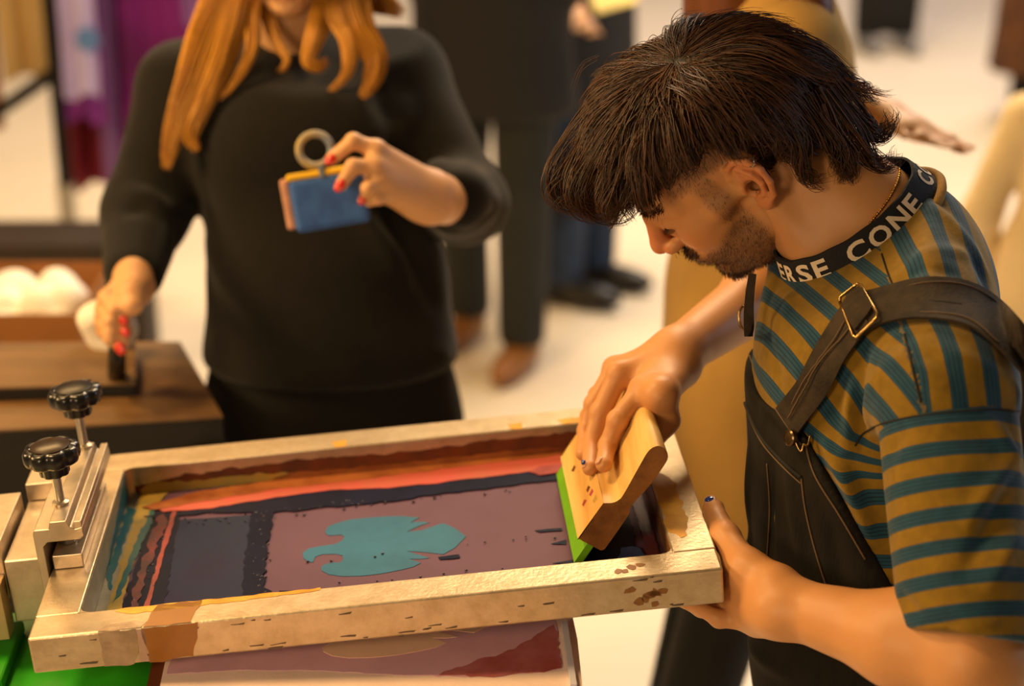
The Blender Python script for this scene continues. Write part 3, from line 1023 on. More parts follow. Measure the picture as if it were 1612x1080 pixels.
def torso(g, off=0.0, k=.05):
    o = off
    g.ell(J(1378, 480, 2.035), np.array([.158, .132, .094]) + o, TA, k=k)
    g.ell(J(1362, 640, 2.060), np.array([.150, .19, .116]) + o, TA, k=k)
    g.ell(J(1378, 850, 2.085), np.array([.146, .19, .122]) + o, TA, k=k)
    g.ell(J(1400, 1060, 2.12), np.array([.165, .19, .130]) + o, TA, k=k)
    g.cap(J(1440, 500, 1.945), J(1330, 350, 2.13), .058 + o, .056 + o, k=k)
    g.cap(shL, J(1440, 480, 1.965), .066 + o, .058 + o, k=k)
    g.cap(shL, shL + unit(elL - shL) * .015, .0665 + o, .0665 + o, k=.02)
    g.cap(shR, J(1320, 350, 2.12), .060 + o, .066 + o, k=k)
    g.ell(J(1445, 415, 2.05), np.array([.10, .09, .062]) + o, TA, k=k)
    return g

TLO, THI = np.array([.13, 1.60, .55]), np.array([.86, 2.36, 1.46])
pv = np.array([J(1392, 470, 2.03), shL, elL, shR, J(1400, 1200, 2.14)])
TLO, THI = pv.min(0) - .24, pv.max(0) + .24

# ---- skin: head, neck, arms and hands, one mesh
gh = head_sdf()
HVl, HQ = gh.mesh()
del gh
HV = Ha(HVl)
head_bvh = bvh_of(HV, HQ)
st, bl = head_masks(HVl)
parts = [(HV, HQ, st, bl)]

def add_part(g, it=1):
    V, Q = g.mesh()
    V = relax(V, Q, it, .4)
    parts.append((V, Q, np.zeros(len(V)), np.zeros(len(V))))
    return V, Q

# neck
sk = H((-.030, 0, -.020))
sk2 = H((-.012, 0, -.055))
nk1, nk2 = K_c + K_A * .16 + K_w * .005, K_c - K_A * .34 + K_w * .005
g = Grid(np.minimum(sk, K_c) - .19, np.maximum(sk, K_c) + .19, .003)
g.cap(sk, nk1, .056, .052, k=.01)
g.cap(H((-.050, 0, -.005)), K_c + K_A * .30 + K_w * .0, .040, .044, k=.03)
g.cap(sk2, nk2, .046, .046, k=.03)
g.cap(nk1, nk1 - K_w * .05, .052, .054, k=.02)
g.cap(nk2, nk2 - K_w * .05, .046, .050, k=.02)
g.cap(H((-.012, .058, -.030)), K_c - K_A * .55 + K_B * .45, .016, .010, k=.02)   # neck muscle under the ear
g.plane(K_c - K_w * .045, -K_w, .004)
add_part(g, 3)

# left arm and hand
lo = np.minimum.reduce([shL, elL, wrL, J(1080, 960, 2.08)]) - .10
hi = np.maximum.reduce([shL, elL, wrL, J(1080, 960, 2.08)]) + .10
g = Grid(lo, hi, .0024)
g.cap(shL, elL, .050, .046, k=.02)
mid = elL + (wrL - elL) * .35
g.chain([elL, mid, wrL], [.044, .0445, .0285], k=.03)
g.ell(elL + np.array([.004, 0, -.012]), .040, k=.02)
ax = unit(wrL - elL)
g.ell(wrL, .029, k=.02)
# frame corner directions
eX, eY, eZ = FR[:, 0], FR[:, 1], FR[:, 2]
C0 = FL((FW_, 0, 0))
def fc(x, y, z):
    return FL((FW_ + x, y, z))
palm_c = fc(.040, .022, -.036)
kn = [fc(.006, .074, -.062), fc(.014, .050, -.069), fc(.024, .026, -.073), fc(.036, .004, -.072)]
wb_ = wrL + ax * .012
for i, q in enumerate(kn):
    off_ = (np.array([0, 0, 0]) + eY * (.016 - .011 * i))
    g.cap(wb_ + off_, q, .021, .0135, k=.020)
g.ell(fc(.046, .022, -.045), (.026, .03, .022), k=.03)
tips = [[fc(-.034, .094, -.061), fc(-.056, .098, -.0535)], [fc(-.030, .070, -.066), fc(-.060, .076, -.0545)], [fc(-.018, .044, -.069), fc(-.048, .052, -.0545)], [fc(-.004, .018, -.070), fc(-.030, .026, -.0535)]]
for q, (a, b), r in zip(kn, tips, (.0105, .0108, .0102, .009)):
    m_ = (q + a) / 2 + np.array([0, 0, -.003])
    finger(g, [q, a, b], r * 1.12, r * .86)
th = [wb_ + eY * .012 + eZ * .014, J(1176, 896, 1.945), J(1142, 846, 1.995), J(1123, 801, 2.035)]
g.chain(th, [.025, .0195, .0142, .0112], k=.012)
g.ell(th[2], .0150, k=.006)
g.ell(th[3], .0116, k=.004)
g.chain([J(1178, 905, 1.945), fc(.012, .060, -.050)], [.016, .014], k=.02)        # web
LHV, LHQ = add_part(g, 1)

# right arm and hand, gripping the squeegee
def gr(u, v, d):
    """point on the left face plane of the handle, d metres off it"""
    r = ray(u, v)
    p0, n = sq(.05, .0155 + d, 0), FR @ SQ_N
    return CAM + r * (((p0 - CAM) @ n) / (r @ n))
def gr2(u, v, d):
    r = ray(u, v)
    p0, n = sq(.11, .004 + d, 0), FR @ SQ_N
    return CAM + r * (((p0 - CAM) @ n) / (r @ n))
idx = [J(1012, 612, 2.10), gr2(972, 662, .016), gr2(957, 702, .010), gr(950, 731, .0065)]
mid_ = [J(975, 588, 2.14), gr2(945, 650, .020), gr2(932, 697, .013), gr(929, 736, .007)]
rin = [J(968, 580, 2.18), gr2(935, 636, .022), gr2(923, 680, .014), gr(918, 714, .007)]
pin = [J(974, 580, 2.215), gr2(940, 622, .020), gr2(926, 655, .012), gr(920, 680, .007)]
lo = np.minimum.reduce([elR, wrR] + idx + pin) - .09
hi = np.maximum.reduce([elR, wrR] + idx + pin) + .09
g = Grid(lo, hi, .0024)
midR = elR + (wrR - elR) * .35
g.chain([elR, midR, wrR], [.044, .043, .0285], k=.03)
g.ell(wrR, .028, k=.02)
hb = wrR + unit(idx[0] - wrR) * .012
for q, o_ in zip((idx[0], mid_[0], rin[0], pin[0]), (-.012, -.004, .004, .012)):
    g.cap(hb + FR[:, 1] * o_, q, .020, .0140, k=.016)
g.cap(hb + np.array([0, 0, -.01]), (idx[0] + rin[0]) / 2 + np.array([.015, 0, -.008]), .020, .014, k=.02)
for c_, r_ in ((idx, .0108), (mid_, .0112), (rin, .0105), (pin, .0092)):
    finger(g, c_, r_ * 1.14, r_ * .86)
    g.ell(c_[0], r_ * 1.22, k=.008)
thb = [hb + np.array([.008, -.012, -.010]), J(1040, 622, 2.075), J(1050, 662, 2.09), sq(.095, -.026, .20)]
g.chain(thb, [.022, .0165, .0125, .0105], k=.014)
g.chain([J(1040, 618, 2.08), J(1016, 618, 2.095)], [.015, .013], k=.015)
RHV, RHQ = add_part(g, 1)

# torso core and right upper arm inside the clothes
g = Grid(TLO, THI, .008)
torso(g, -.012)
g.plane(K_c - K_w * .02, K_w, .004)
g.cap(shR, elR, .046, .044, k=.02)
g.cap(shL, shL + (elL - shL) * .5, .046, .046, k=.02)
add_part(g, 1)

off = 0
Vs, Qs, A1, A2 = [], [], [], []
for V, Q, a, b in parts:
    Vs.append(V)
    Qs.append(Q + off)
    A1.append(a)
    A2.append(b)
    off += len(V)
bm_ = np_mesh('body', np.concatenate(Vs), np.concatenate(Qs))
attr(bm_, 'stubble', np.concatenate(A1))
attr(bm_, 'blush', np.concatenate(A2))
body = obj('body', bm_, M_skin, man)

# fingernails with chipped blue polish
M_nail = mat('blue_nail_polish', srgb(34, 58, 132), .12, coat=.6)
M_nailb = mat('bare_nail', srgb(206, 150, 120), .3)
def nail(tip, prev, up, w_, l_, m, parent, name='fingernail', o=.0072):
    d = unit(np.array(tip) - np.array(prev))
    up = unit(up - d * (up @ d))
    sd = np.cross(d, up)
    return MB().ball(np.array(tip) + up * o + d * .001, (l_, w_, .0026), 14, 8, np.stack([d, sd, up], 1)).build(name, m, parent, smooth=True)
upn = unit(CAM - th[3])
nail(th[3] + unit(th[3] - th[2]) * .002, th[2], unit(unit(th[3] - fc(0, .16, 0)) * .1 + upn), .0074, .0085, M_nailb, body, o=.0098)
nail(th[3] + unit(th[3] - th[2]) * .0035 + upn * .0006, th[2], upn, .0060, .0060, M_nail, body, o=.0100)
nn = FR @ SQ_N
nail(mid_[3], mid_[2], unit(nn + np.array([-.2, -.5, .2])), .0052, .006, M_nailb, body)
nail(mid_[3] + np.array([-.0012, -.001, .004]), mid_[2], unit(nn + np.array([-.6, -.3, .2])), .003, .0045, M_nail, body)
nail(idx[3], idx[2], unit(nn + np.array([0, -.4, .2])), .0056, .0066, M_nailb, body)
# ------------------------------------------------------------------ his hair, beard, brows
def hair_mat(name, c1, c2, rough=.46):
    m = bpy.data.materials.new(name)
    m.use_nodes = True
    nt = m.node_tree
    b = nt.nodes['Principled BSDF']
    b.inputs['Roughness'].default_value = rough
    b.inputs['Specular IOR Level'].default_value = .38
    b.inputs['Anisotropic'].default_value = .4
    g = nt.nodes.new('ShaderNodeNewGeometry')
    r = nt.nodes.new('ShaderNodeValToRGB')
    r.color_ramp.elements[0].color = c1
    r.color_ramp.elements[1].color = c2
    nt.links.new(g.outputs['Random Per Island'], r.inputs[0])
    nt.links.new(r.outputs[0], b.inputs['Base Color'])
    return m
M_hair = hair_mat('dark_brown_hair', srgb(24, 14, 9), srgb(88, 52, 27))
M_beard = hair_mat('beard_hair', srgb(48, 31, 20), srgb(100, 68, 44))

cr_c = np.array([-.006, 0, .046])
cr_r = np.array([.097, .0775, .090])
G_DOWN = HR.T @ np.array([0, 0, -1.0])              # gravity in the head frame

def grow(N, seed, length, lift, crown, sel, droop, M=14, curl=.006, nguide=170, clump=.82):
    r = np.random.default_rng(seed)
    D = r.normal(size=(N * (14 if N > 4000 else 60), 3))
    D /= np.linalg.norm(D, axis=1, keepdims=True)
    P0 = cr_c + D * cr_r
    k = sel(P0)
    D, P0 = D[k][:N], P0[k][:N]
    N = len(P0)
    # guides chosen from the roots
    gi = r.choice(N, min(nguide, N), replace=False)
    def walk(P0, r, jt):
        n = len(P0)
        L = length(P0) * r.uniform(.62, 1.2, n)
        H0 = lift(P0) * r.uniform(.6, 1.15, n)
        FL0 = flip_long(P0) * r.uniform(.3, 1.4, n)
        side = r.normal(size=n) * .46 * jt
        znoise = r.normal(size=n) * .009
        ph, fq = r.uniform(0, 6.28, n), r.uniform(1.2, 2.6, n)
        p = P0.copy()
        out = [p.copy()]
        for i in range(1, M):
            s = i / (M - 1)
            q = (p - cr_c) / cr_r
            rad = np.linalg.norm(q, axis=1, keepdims=True)
            nrm = q / cr_r
            nrm /= np.linalg.norm(nrm, axis=1, keepdims=True)
            t = p - crown
            t -= nrm * (t * nrm).sum(1, keepdims=True)
            tl = np.linalg.norm(t, axis=1, keepdims=True)
            t = t / (tl + 1e-6) + np.array([.9, -.5, 0]) * np.clip(1.3 - tl / .022, 0, 1.3)
            t /= np.linalg.norm(t, axis=1, keepdims=True) + 1e-6
            b = np.cross(nrm, t)
            hgt = (rad - 1) * .088
            want = H0[:, None] * math.sin(min(1, s * 1.7) * math.pi / 2) + FL0[:, None] * s ** 3
            d = t + b * (side[:, None] * (1 - s * .5) + .62 * jt * np.sin(ph + fq * s * 4)[:, None] * s) + nrm * np.clip((want - hgt) * 22, -.9, 1.6)
            d += G_DOWN * droop(P0)[:, None] * s ** 1.5
            d /= np.linalg.norm(d, axis=1, keepdims=True)
            zm = np.interp(p[:, 0], [-.1, -.07, -.06, -.035, 0, .1], [-.06, -.034, -.002, .046, .057, .052]) + znoise
            go = ~((p[:, 2] < zm) & (np.abs(p[:, 1]) > .028)) & ((p @ np.array([.6227, .548, -.5637]) < .052 + znoise * 1.4) | (p[:, 0] < .0))
            p = p + d * (L / (M - 1) * go)[:, None]
            q = (p - cr_c) / cr_r
            rad = np.linalg.norm(q, axis=1, keepdims=True)
            p = np.where(rad < 1.02, cr_c + q / rad * cr_r * 1.02, p)
            out.append(p.copy())
        return np.stack(out, 1)
    Gd = walk(P0[gi], r, 1.0)
    S = walk(P0, r, .35)
    d2 = ((P0[:, None, :] - P0[gi][None]) ** 2).sum(2)
    near = d2.argmin(1)
    w_ = (np.linspace(0, 1, M) ** .55 * clump)[None, :, None]
    sp_ = r.normal(size=(N, 1, 3)) * .0042
    S = S * (1 - w_) + (Gd[near] + sp_) * w_
    return S

CROWN = np.array([-.030, .012, .136])
def sel_long(P):
    x, y, z = P.T
    hairline = (z > .062 + .5 * np.clip(x - .055, 0, 1)) & (x < .086)
    back = (x < -.028) & (z > -.026)
    side = (z > .060)
    return ((hairline & side) | back)
def len_long(P):
    x, y, z = P.T
    y = np.abs(P[:, 1])
    f = np.clip((x - .0) / .05, 0, 1) * np.clip((.066 - y) / .03, 0, 1)
    b = np.clip((-x - .030) / .03, 0, 1)
    sd = np.clip((z - .064) * 1.25, .012, .14)
    return sd * (1 - f) * (1 - b) + f * .132 * (1 - b) + b * .172
def lift_long(P):
    x, y, z = P.T
    return .010 + .030 * np.clip((z - .055) / .06, 0, 1) + .022 * np.clip((-x - .02) / .04, 0, 1) * np.clip((.09 - z) / .05, 0, 1) + .036 * np.clip((x - .03) / .04, 0, 1) + .030 * np.clip((z - .085) / .03, 0, 1) * np.clip((x + .03) / .03, 0, 1)
def flip_long(P):
    return .040 * np.clip((-P[:, 0] - .02) / .05, 0, 1)
def droop_long(P):
    return np.where(P[:, 0] > .03, .30, np.where(P[:, 0] < -.03, .15, .4))
S1 = grow(9000, 5, len_long, lift_long, CROWN, sel_long, droop_long)
S2 = grow(6000, 6, lambda P: len_long(P) * .72, lambda P: lift_long(P) * .55, CROWN, sel_long, droop_long, nguide=400)
S3 = grow(2600, 12, lambda P: len_long(P) * .9 + .03, lambda P: lift_long(P) * .9, CROWN, lambda P: np.linalg.norm(P - CROWN, axis=1) < .035, droop_long, nguide=120, clump=.5)
hs = np.concatenate([S1, S2, S3])
hair = strands('hair', Ha(hs.reshape(-1, 3)).reshape(hs.shape), rng.uniform(.00034, .00072, len(hs)), M_hair, man)
def lock(pts, rad, N, seed, wave=.004, flat=.45):
    """bundle of strands along a guide given as pixel, pixel, depth"""
    r = np.random.default_rng(seed)
    G = smooth_path([J(*p) for p in pts], 22)
    rr = np.interp(np.linspace(0, 1, 22), np.linspace(0, 1, len(rad)), rad)
    T = np.gradient(G, axis=0)
    T /= np.linalg.norm(T, axis=1, keepdims=True)
    sd = np.cross(T, FWC)
    sd /= np.linalg.norm(sd, axis=1, keepdims=True)
    dp = np.cross(T, sd)
    a, q = r.uniform(0, 6.28, N), np.sqrt(r.uniform(0, 1, N))
    s = np.linspace(0, 1, 22)
    wv = wave * np.sin(a[:, None] * 3 + s[None] * r.uniform(4, 11, N)[:, None])
    o1 = (q * np.cos(a))[:, None] * rr[None] + wv * s[None]
    o2 = (q * np.sin(a))[:, None] * rr[None] * flat
    P = G[None] + o1[..., None] * sd[None] + o2[..., None] * dp[None]
    cut = r.uniform(.55, 1.0, N) ** .8
    out = np.empty_like(P)
    for i in range(3):
        for k in range(N):
            out[k, :, i] = np.interp(s * cut[k], s, P[k, :, i])
    return out
tufts = [([(1230, 170, 1.945), (1258, 225, 1.945), (1262, 262, 1.95), (1278, 284, 1.955), (1302, 288, 1.96)], [.016, .012, .007, .004, .0015], 130),
         ([(1270, 150, 1.955), (1312, 215, 1.955), (1334, 262, 1.96), (1330, 296, 1.965)], [.022, .018, .010, .003], 170),
         ([(1290, 130, 1.97), (1340, 180, 1.97), (1378, 212, 1.975), (1398, 200, 1.98), (1404, 172, 1.985)], [.022, .016, .009, .005, .002], 170),
         ([(1280, 100, 1.99), (1325, 128, 2.0), (1362, 146, 2.01), (1388, 150, 2.02)], [.018, .013, .007, .002], 130),
         ([(1290, 150, 1.96), (1345, 215, 1.96), (1372, 250, 1.965), (1400, 258, 1.97), (1420, 238, 1.98)], [.020, .015, .008, .005, .002], 150),
         ([(1240, 70, 2.0), (1288, 100, 2.0), (1332, 140, 2.0), (1352, 170, 2.0)], [.018, .016, .010, .003], 140),
         ([(1285, 170, 1.955), (1318, 235, 1.955), (1322, 280, 1.96)], [.018, .012, .003], 110),
         ([(1205, 175, 1.935), (1228, 222, 1.935), (1238, 262, 1.94)], [.012, .008, .002], 70),
         ([(1020, 110, 2.0), (945, 185, 2.0), (892, 255, 2.005), (874, 300, 2.01), (900, 328, 2.015), (935, 338, 2.02)], [.020, .022, .018, .012, .006, .002], 130),
         ([(1040, 130, 1.98), (965, 205, 1.98), (915, 280, 1.985), (912, 322, 1.99), (948, 338, 2.0), (978, 326, 2.0)], [.02, .02, .015, .010, .005, .002], 120),
         ([(1060, 140, 1.965), (1000, 215, 1.965), (962, 285, 1.97), (955, 328, 1.975), (972, 346, 1.98)], [.02, .018, .014, .008, .002], 110),
         ([(1080, 150, 1.955), (1030, 225, 1.955), (1000, 290, 1.96), (992, 332, 1.965)], [.018, .016, .010, .002], 100),
         ([(1065, 215, 1.96), (1045, 265, 1.955), (1040, 300, 1.955)], [.016, .012, .003], 110),
         ([(1100, 200, 1.95), (1085, 245, 1.945), (1072, 282, 1.945)], [.014, .010, .003], 90)]
for i, (pt, rd, n_) in enumerate(tufts):
    L_ = lock(pt, rd, int(n_ * .75), 300 + i, .010, .6)
    strands('hair_lock', L_, rng.uniform(.0003, .00065, len(L_)), M_hair, man)
# loose wisps
wisp = [[(905, 300), (878, 318), (890, 336), (925, 340)], [(920, 310), (940, 348), (985, 352), (1000, 330)], [(960, 320), (968, 352), (996, 340), (992, 322)], [(885, 280), (866, 300), (872, 322), (900, 330)],
        [(1385, 200), (1404, 196), (1410, 178), (1405, 168)], [(1330, 120), (1365, 135), (1392, 142), (1408, 140)], [(1340, 140), (1375, 150), (1398, 156)], [(1245, 240), (1256, 272), (1280, 290), (1306, 286)],
        [(1240, 235), (1262, 278), (1290, 292)], [(1320, 250), (1330, 285), (1336, 302)], [(940, 90), (915, 105), (900, 140)], [(1290, 80), (1330, 108), (1350, 112)], [(1020, 290), (1008, 322), (985, 338), (962, 334)], [(990, 300), (975, 336), (945, 346), (930, 332)]]
W_ = []
for k, pts in enumerate(wisp):
    z0 = 2.0 if pts[0][0] < 1050 else 1.965
    for q in range(5):
        jt = rng.normal(size=2) * 4
        W_.append(smooth_path([J(u + jt[0] * (.5 + i * .3), v + jt[1] * (.5 + i * .3), z0) for i, (u, v) in enumerate(pts)], 16))
W_ = np.array(W_)
strands('hair_wisps', W_, .00034, M_hair, man)['kind'] = 'stuff'
# dark under-layer
capm = MB().ball((0, 0, 0), 1.0, 40, 24)
cv = np.array(capm.v)
cvl = cr_c + cv * cr_r * 1.015
ok = sel_long(cr_c + cv * cr_r * 1.0)
gidx = {}
fs = [f for f in capm.f if all(ok[i] for i in f)]
hu = MB()
hu.v, hu.f = [tuple(p) for p in Ha(cvl)], fs
bmx = bmesh.new()
mex = bpy.data.meshes.new('hair_base')
mex.from_pydata(hu.v, [], hu.f)
bmx.from_mesh(mex)
bmesh.ops.remove_doubles(bmx, verts=bmx.verts, dist=1e-5)
bmesh.ops.delete(bmx, geom=[v for v in bmx.verts if not v.link_faces], context='VERTS')
bmx.to_mesh(mex)
bmx.free()
for p in mex.polygons:
    p.use_smooth = True
hb_ = obj('hair_base', mex, mat('hair_under', srgb(20, 13, 9), .7), man)
sol = hb_.modifiers.new('thick', 'SOLIDIFY')
sol.thickness = .003
sol.offset = -1

# clipped sides and beard: short strands rooted on the skin
HN = vnormals(HV, HQ)
def short(N, seed, weight, L, rad, bend, m, name, M=4):
    r = np.random.default_rng(seed)
    wgt = weight(HVl)
    pr = wgt / wgt.sum()
    i = r.choice(len(HV), N, p=pr)
    nb = HQ[r.integers(0, len(HQ), 1)]
    P0 = HV[i] + r.normal(size=(N, 3)) * .0011
    n = HN[i]
    d = n * .55 + (HR @ np.asarray(bend, float))[None] + r.normal(size=(N, 3)) * .25
    d /= np.linalg.norm(d, axis=1, keepdims=True)
    ln = L * r.uniform(.6, 1.3, N) * (.5 + .5 * wgt[i])
    s = np.linspace(0, 1, M)
    P = P0[:, None] - n[:, None] * .0006 + d[:, None] * (ln[:, None] * s[None])[..., None]
    return strands(name, P, rad, m, man)
bw = lambda L: np.where(L[:, 2] < -.018, head_masks(L)[0], 0) * (np.abs(L[:, 1]) > 0) * (L[:, 0] > .004)
short(9500, 8, lambda L: np.clip(bw(L) - .10, 0, 1), .0042, .00015, (.25, 0, -.5), M_beard, 'beard')
fw = lambda L: np.where(L[:, 2] > -.018, head_masks(L)[0], 0) * (L[:, 0] < .07)
short(9000, 9, lambda L: np.clip(fw(L) - .15, 0, 1), .0050, .00016, (.1, 0, -.6), M_beard, 'clipped_hair')
# moustache, goatee edge, brows, lashes
def must_w(L):
    x, y, z = L[:, 0], np.abs(L[:, 1]), L[:, 2]
    a = np.exp(-((z + .0475) / .006) ** 2) * (y < .028) * (x > .085)
    b = np.exp(-((z + .106) / .014) ** 2) * (y < .030) * (x > .065)
    return a * 1.6 + b
short(1300, 10, must_w, .0075, .00028, (.15, .15, -.7), M_hair, 'moustache')
def brow_w(L):
    x, y, z = L[:, 0], np.abs(L[:, 1]), L[:, 2]
    return np.exp(-((z - .031 - .1 * np.clip(y - .02, 0, 1)) / .0035) ** 2) * (y > .010) * (y < .052) * (x > .05)
short(620, 11, brow_w, .0085, .0003, (.1, .5, .1), M_hair, 'eyebrow')
for s in (1, -1):
    lash = []
    for t in np.linspace(0, 1, 26):
        p = np.array([.0935 - .006 * (t - .4) ** 2 * 4, s * (.021 + .022 * t), .0005])
        d = unit((.7, s * .25, -.5))
        lash.append([p + d * q + np.array([0, 0, .004 * (q / .009) ** 2]) for q in np.linspace(0, .0095, 5)])
    lash = np.array(lash)
    strands('eyelashes', Ha(lash.reshape(-1, 3)).reshape(lash.shape), .00028, M_hair, man)
# small hoop on the upper ear
Lc = hit(head_bvh, 1183, 256)[0]
if Lc is None:
    Lc = H((-.02, .085, .028))
to = unit(CAM - Lc)
ring = [Lc + to * .0015 + .0050 * (math.cos(t) * CM[:, 0] * .55 + math.cos(t) * to * .8 + math.sin(t) * -UPC) for t in np.linspace(0, 2 * math.pi, 20)]
MB().tube(ring, .0007, 6).build('ear_hoop', M_zinc, man, smooth=True)
# ------------------------------------------------------------------ his clothes
def stripe_mat(name):
    m = bpy.data.materials.new(name)
    m.use_nodes = True
    nt = m.node_tree
    b = nt.nodes['Principled BSDF']
    b.inputs['Roughness'].default_value = .85
    b.inputs['Specular IOR Level'].default_value = .25
    b.inputs['Sheen Weight'].default_value = .15
    a = nt.nodes.new('ShaderNodeAttribute')
    a.attribute_name = 'stripe'
    fr = nt.nodes.new('ShaderNodeMath')
    fr.operation = 'FRACT'
    nt.links.new(a.outputs['Fac'], fr.inputs[0])
    r = nt.nodes.new('ShaderNodeValToRGB')
    el = r.color_ramp.elements
    oc, te, ln = srgb(122, 92, 14), srgb(20, 64, 88), srgb(10, 36, 50)
    el[0].position, el[0].color = 0.0, oc
    el[1].position, el[1].color = .50, oc
    seq = [(.515, ln), (.53, te), (.60, te), (.615, ln), (.635, ln), (.65, te), (.72, te), (.735, ln), (.755, ln), (.77, te), (.84, te), (.855, ln), (.875, ln), (.89, te), (.955, te), (.97, ln), (.985, oc)]
    for p, c in seq:
        e = el.new(p)
        e.color = c
    nt.links.new(fr.outputs[0], r.inputs[0])
    tc = nt.nodes.new('ShaderNodeTexCoord')
    n = nt.nodes.new('ShaderNodeTexNoise')
    n.inputs['Scale'].default_value = 90
    n.inputs['Detail'].default_value = 6
    nt.links.new(tc.outputs['Object'], n.inputs['Vector'])
    mx = nt.nodes.new('ShaderNodeMix')
    mx.data_type = 'RGBA'
    mx.blend_type = 'MULTIPLY'
    mx.inputs['Factor'].default_value = .45
    nt.links.new(r.outputs[0], mx.inputs['A'])
    rr = nt.nodes.new('ShaderNodeValToRGB')
    rr.color_ramp.elements[0].position, rr.color_ramp.elements[0].color = .3, (.62, .62, .62, 1)
    rr.color_ramp.elements[1].position, rr.color_ramp.elements[1].color = .7, (1.25, 1.25, 1.25, 1)
    nt.links.new(n.outputs['Fac'], rr.inputs[0])
    nt.links.new(rr.outputs[0], mx.inputs['B'])
    nt.links.new(mx.outputs['Result'], b.inputs['Base Color'])
    bp = nt.nodes.new('ShaderNodeBump')
    bp.inputs['Strength'].default_value = .25
    bp.inputs['Distance'].default_value = .0012
    n2 = nt.nodes.new('ShaderNodeTexNoise')
    n2.inputs['Scale'].default_value = 260
    nt.links.new(tc.outputs['Object'], n2.inputs['Vector'])
    nt.links.new(n2.outputs['Fac'], bp.inputs['Height'])
    nt.links.new(bp.outputs[0], b.inputs['Normal'])
    return m

M_stripe = stripe_mat('ochre_teal_stripe')
M_denim = mat('washed_black_denim', srgb(29, 24, 19), .85, col2=srgb(19, 16, 13), vscale=34, bump=.35, bscale=320, stretch=(1, 1, .35), spec=.2)
M_strap = mat('washed_black_strap', srgb(60, 49, 38), .85, col2=srgb(42, 35, 28), vscale=40, bump=.35, bscale=320, spec=.2)
M_stitch = mat('brown_stitching', srgb(92, 70, 46), .8)
M_rib = mat('ochre_rib', srgb(164, 120, 50), .85, bump=.3, bscale=200)
M_band = mat('black_knit_band', srgb(18, 17, 22), .8, bump=.3, bscale=300)
M_letter = mat('white_knit_lettering', srgb(226, 206, 180), .85, bump=.3, bscale=300)

def ridges(V, N, segs):
    d = np.zeros(len(V))
    for a, b, wd, am in segs:
        if a is None or b is None:
            continue
        q, t = seg_dist(V, a, b)
        d += 1.5 * am * np.exp(-(q / wd) ** 2) * np.sin(np.pi * np.clip(.12 + .76 * t, 0, 1))
    return V + N * d[:, None]

# shirt body
g = Grid(TLO, THI, .0042)
torso(g, .004, .05)
g.cap(shR, elR, .060, .062, k=.03)
g.plane(K_c + K_w * .004, K_w, .006)
# keep only above the hips
g.plane(J(1400, 1120, 2.12), T_D, .004)
g.plane(shR + (elR - shR) * .75, elR - shR, .004)
SV, SQ = g.mesh()
SV = relax(SV, SQ, 2, .5)
SN = vnormals(SV, SQ)
sb0 = bvh_of(SV, SQ)
hp0 = lambda u, v: hit(sb0, u, v)[0]
folds = []
for (u1, v1, u2, v2, wd, am) in [(1188, 440, 1205, 560, .009, .006), (1215, 450, 1228, 600, .008, -.005), (1240, 470, 1262, 600, .008, .005), (1270, 640, 1330, 560, .008, .004),
                                 (1345, 600, 1335, 700, .010, .007), (1362, 560, 1352, 690, .008, -.006), (1385, 590, 1372, 680, .010, .006), (1300, 700, 1345, 780, .008, .006), (1290, 740, 1350, 850, .008, -.005), (1325, 720, 1372, 850, .009, .006),
                                 (1480, 330, 1545, 420, .010, .006), (1465, 300, 1560, 470, .009, -.005), (1440, 410, 1520, 400, .010, .004), (1420, 440, 1500, 430, .008, -.004), (1400, 560, 1480, 600, .012, .004), (1440, 560, 1560, 600, .012, -.003), (1500, 560, 1600, 620, .012, .005)]:
    folds.append((hp0(u1, v1), hp0(u2, v2), wd, am))
SV = ridges(SV, SN, folds)
SV = SV + SN * (wav(SV, 31, 38) * .0014)[:, None]
shirt_bvh = bvh_of(SV, SQ)
seam = hit(sb0, 1397, 430)[0]
m_b = unit(CM @ np.array([1.0, -.10, .03]))
m_f = unit(CM @ np.array([-.82, .57, .0]))
n_s = unit(np.cross(ray(1397, 430), ray(1452, 640)))
if n_s[0] < 0:
    n_s = -n_s
qs = (SV - CAM) @ n_s
sfr = ((SV - seam) @ m_f) / .0300
tD = (SV - seam) @ T_D
low_ = np.clip((tD - .125) / .05, 0, 1)
sfr = sfr * (1 - low_) + (tD / .031 + 1.3) * low_
per = .0345
stv = np.where(qs > 0, ((SV - seam) @ m_b) / per + .04, sfr + .42) + wav(SV, 5, 22) * .05
me = np_mesh('shirt', SV, SQ)
attr(me, 'stripe', stv)
shirt = obj('shirt', me, M_stripe, man)

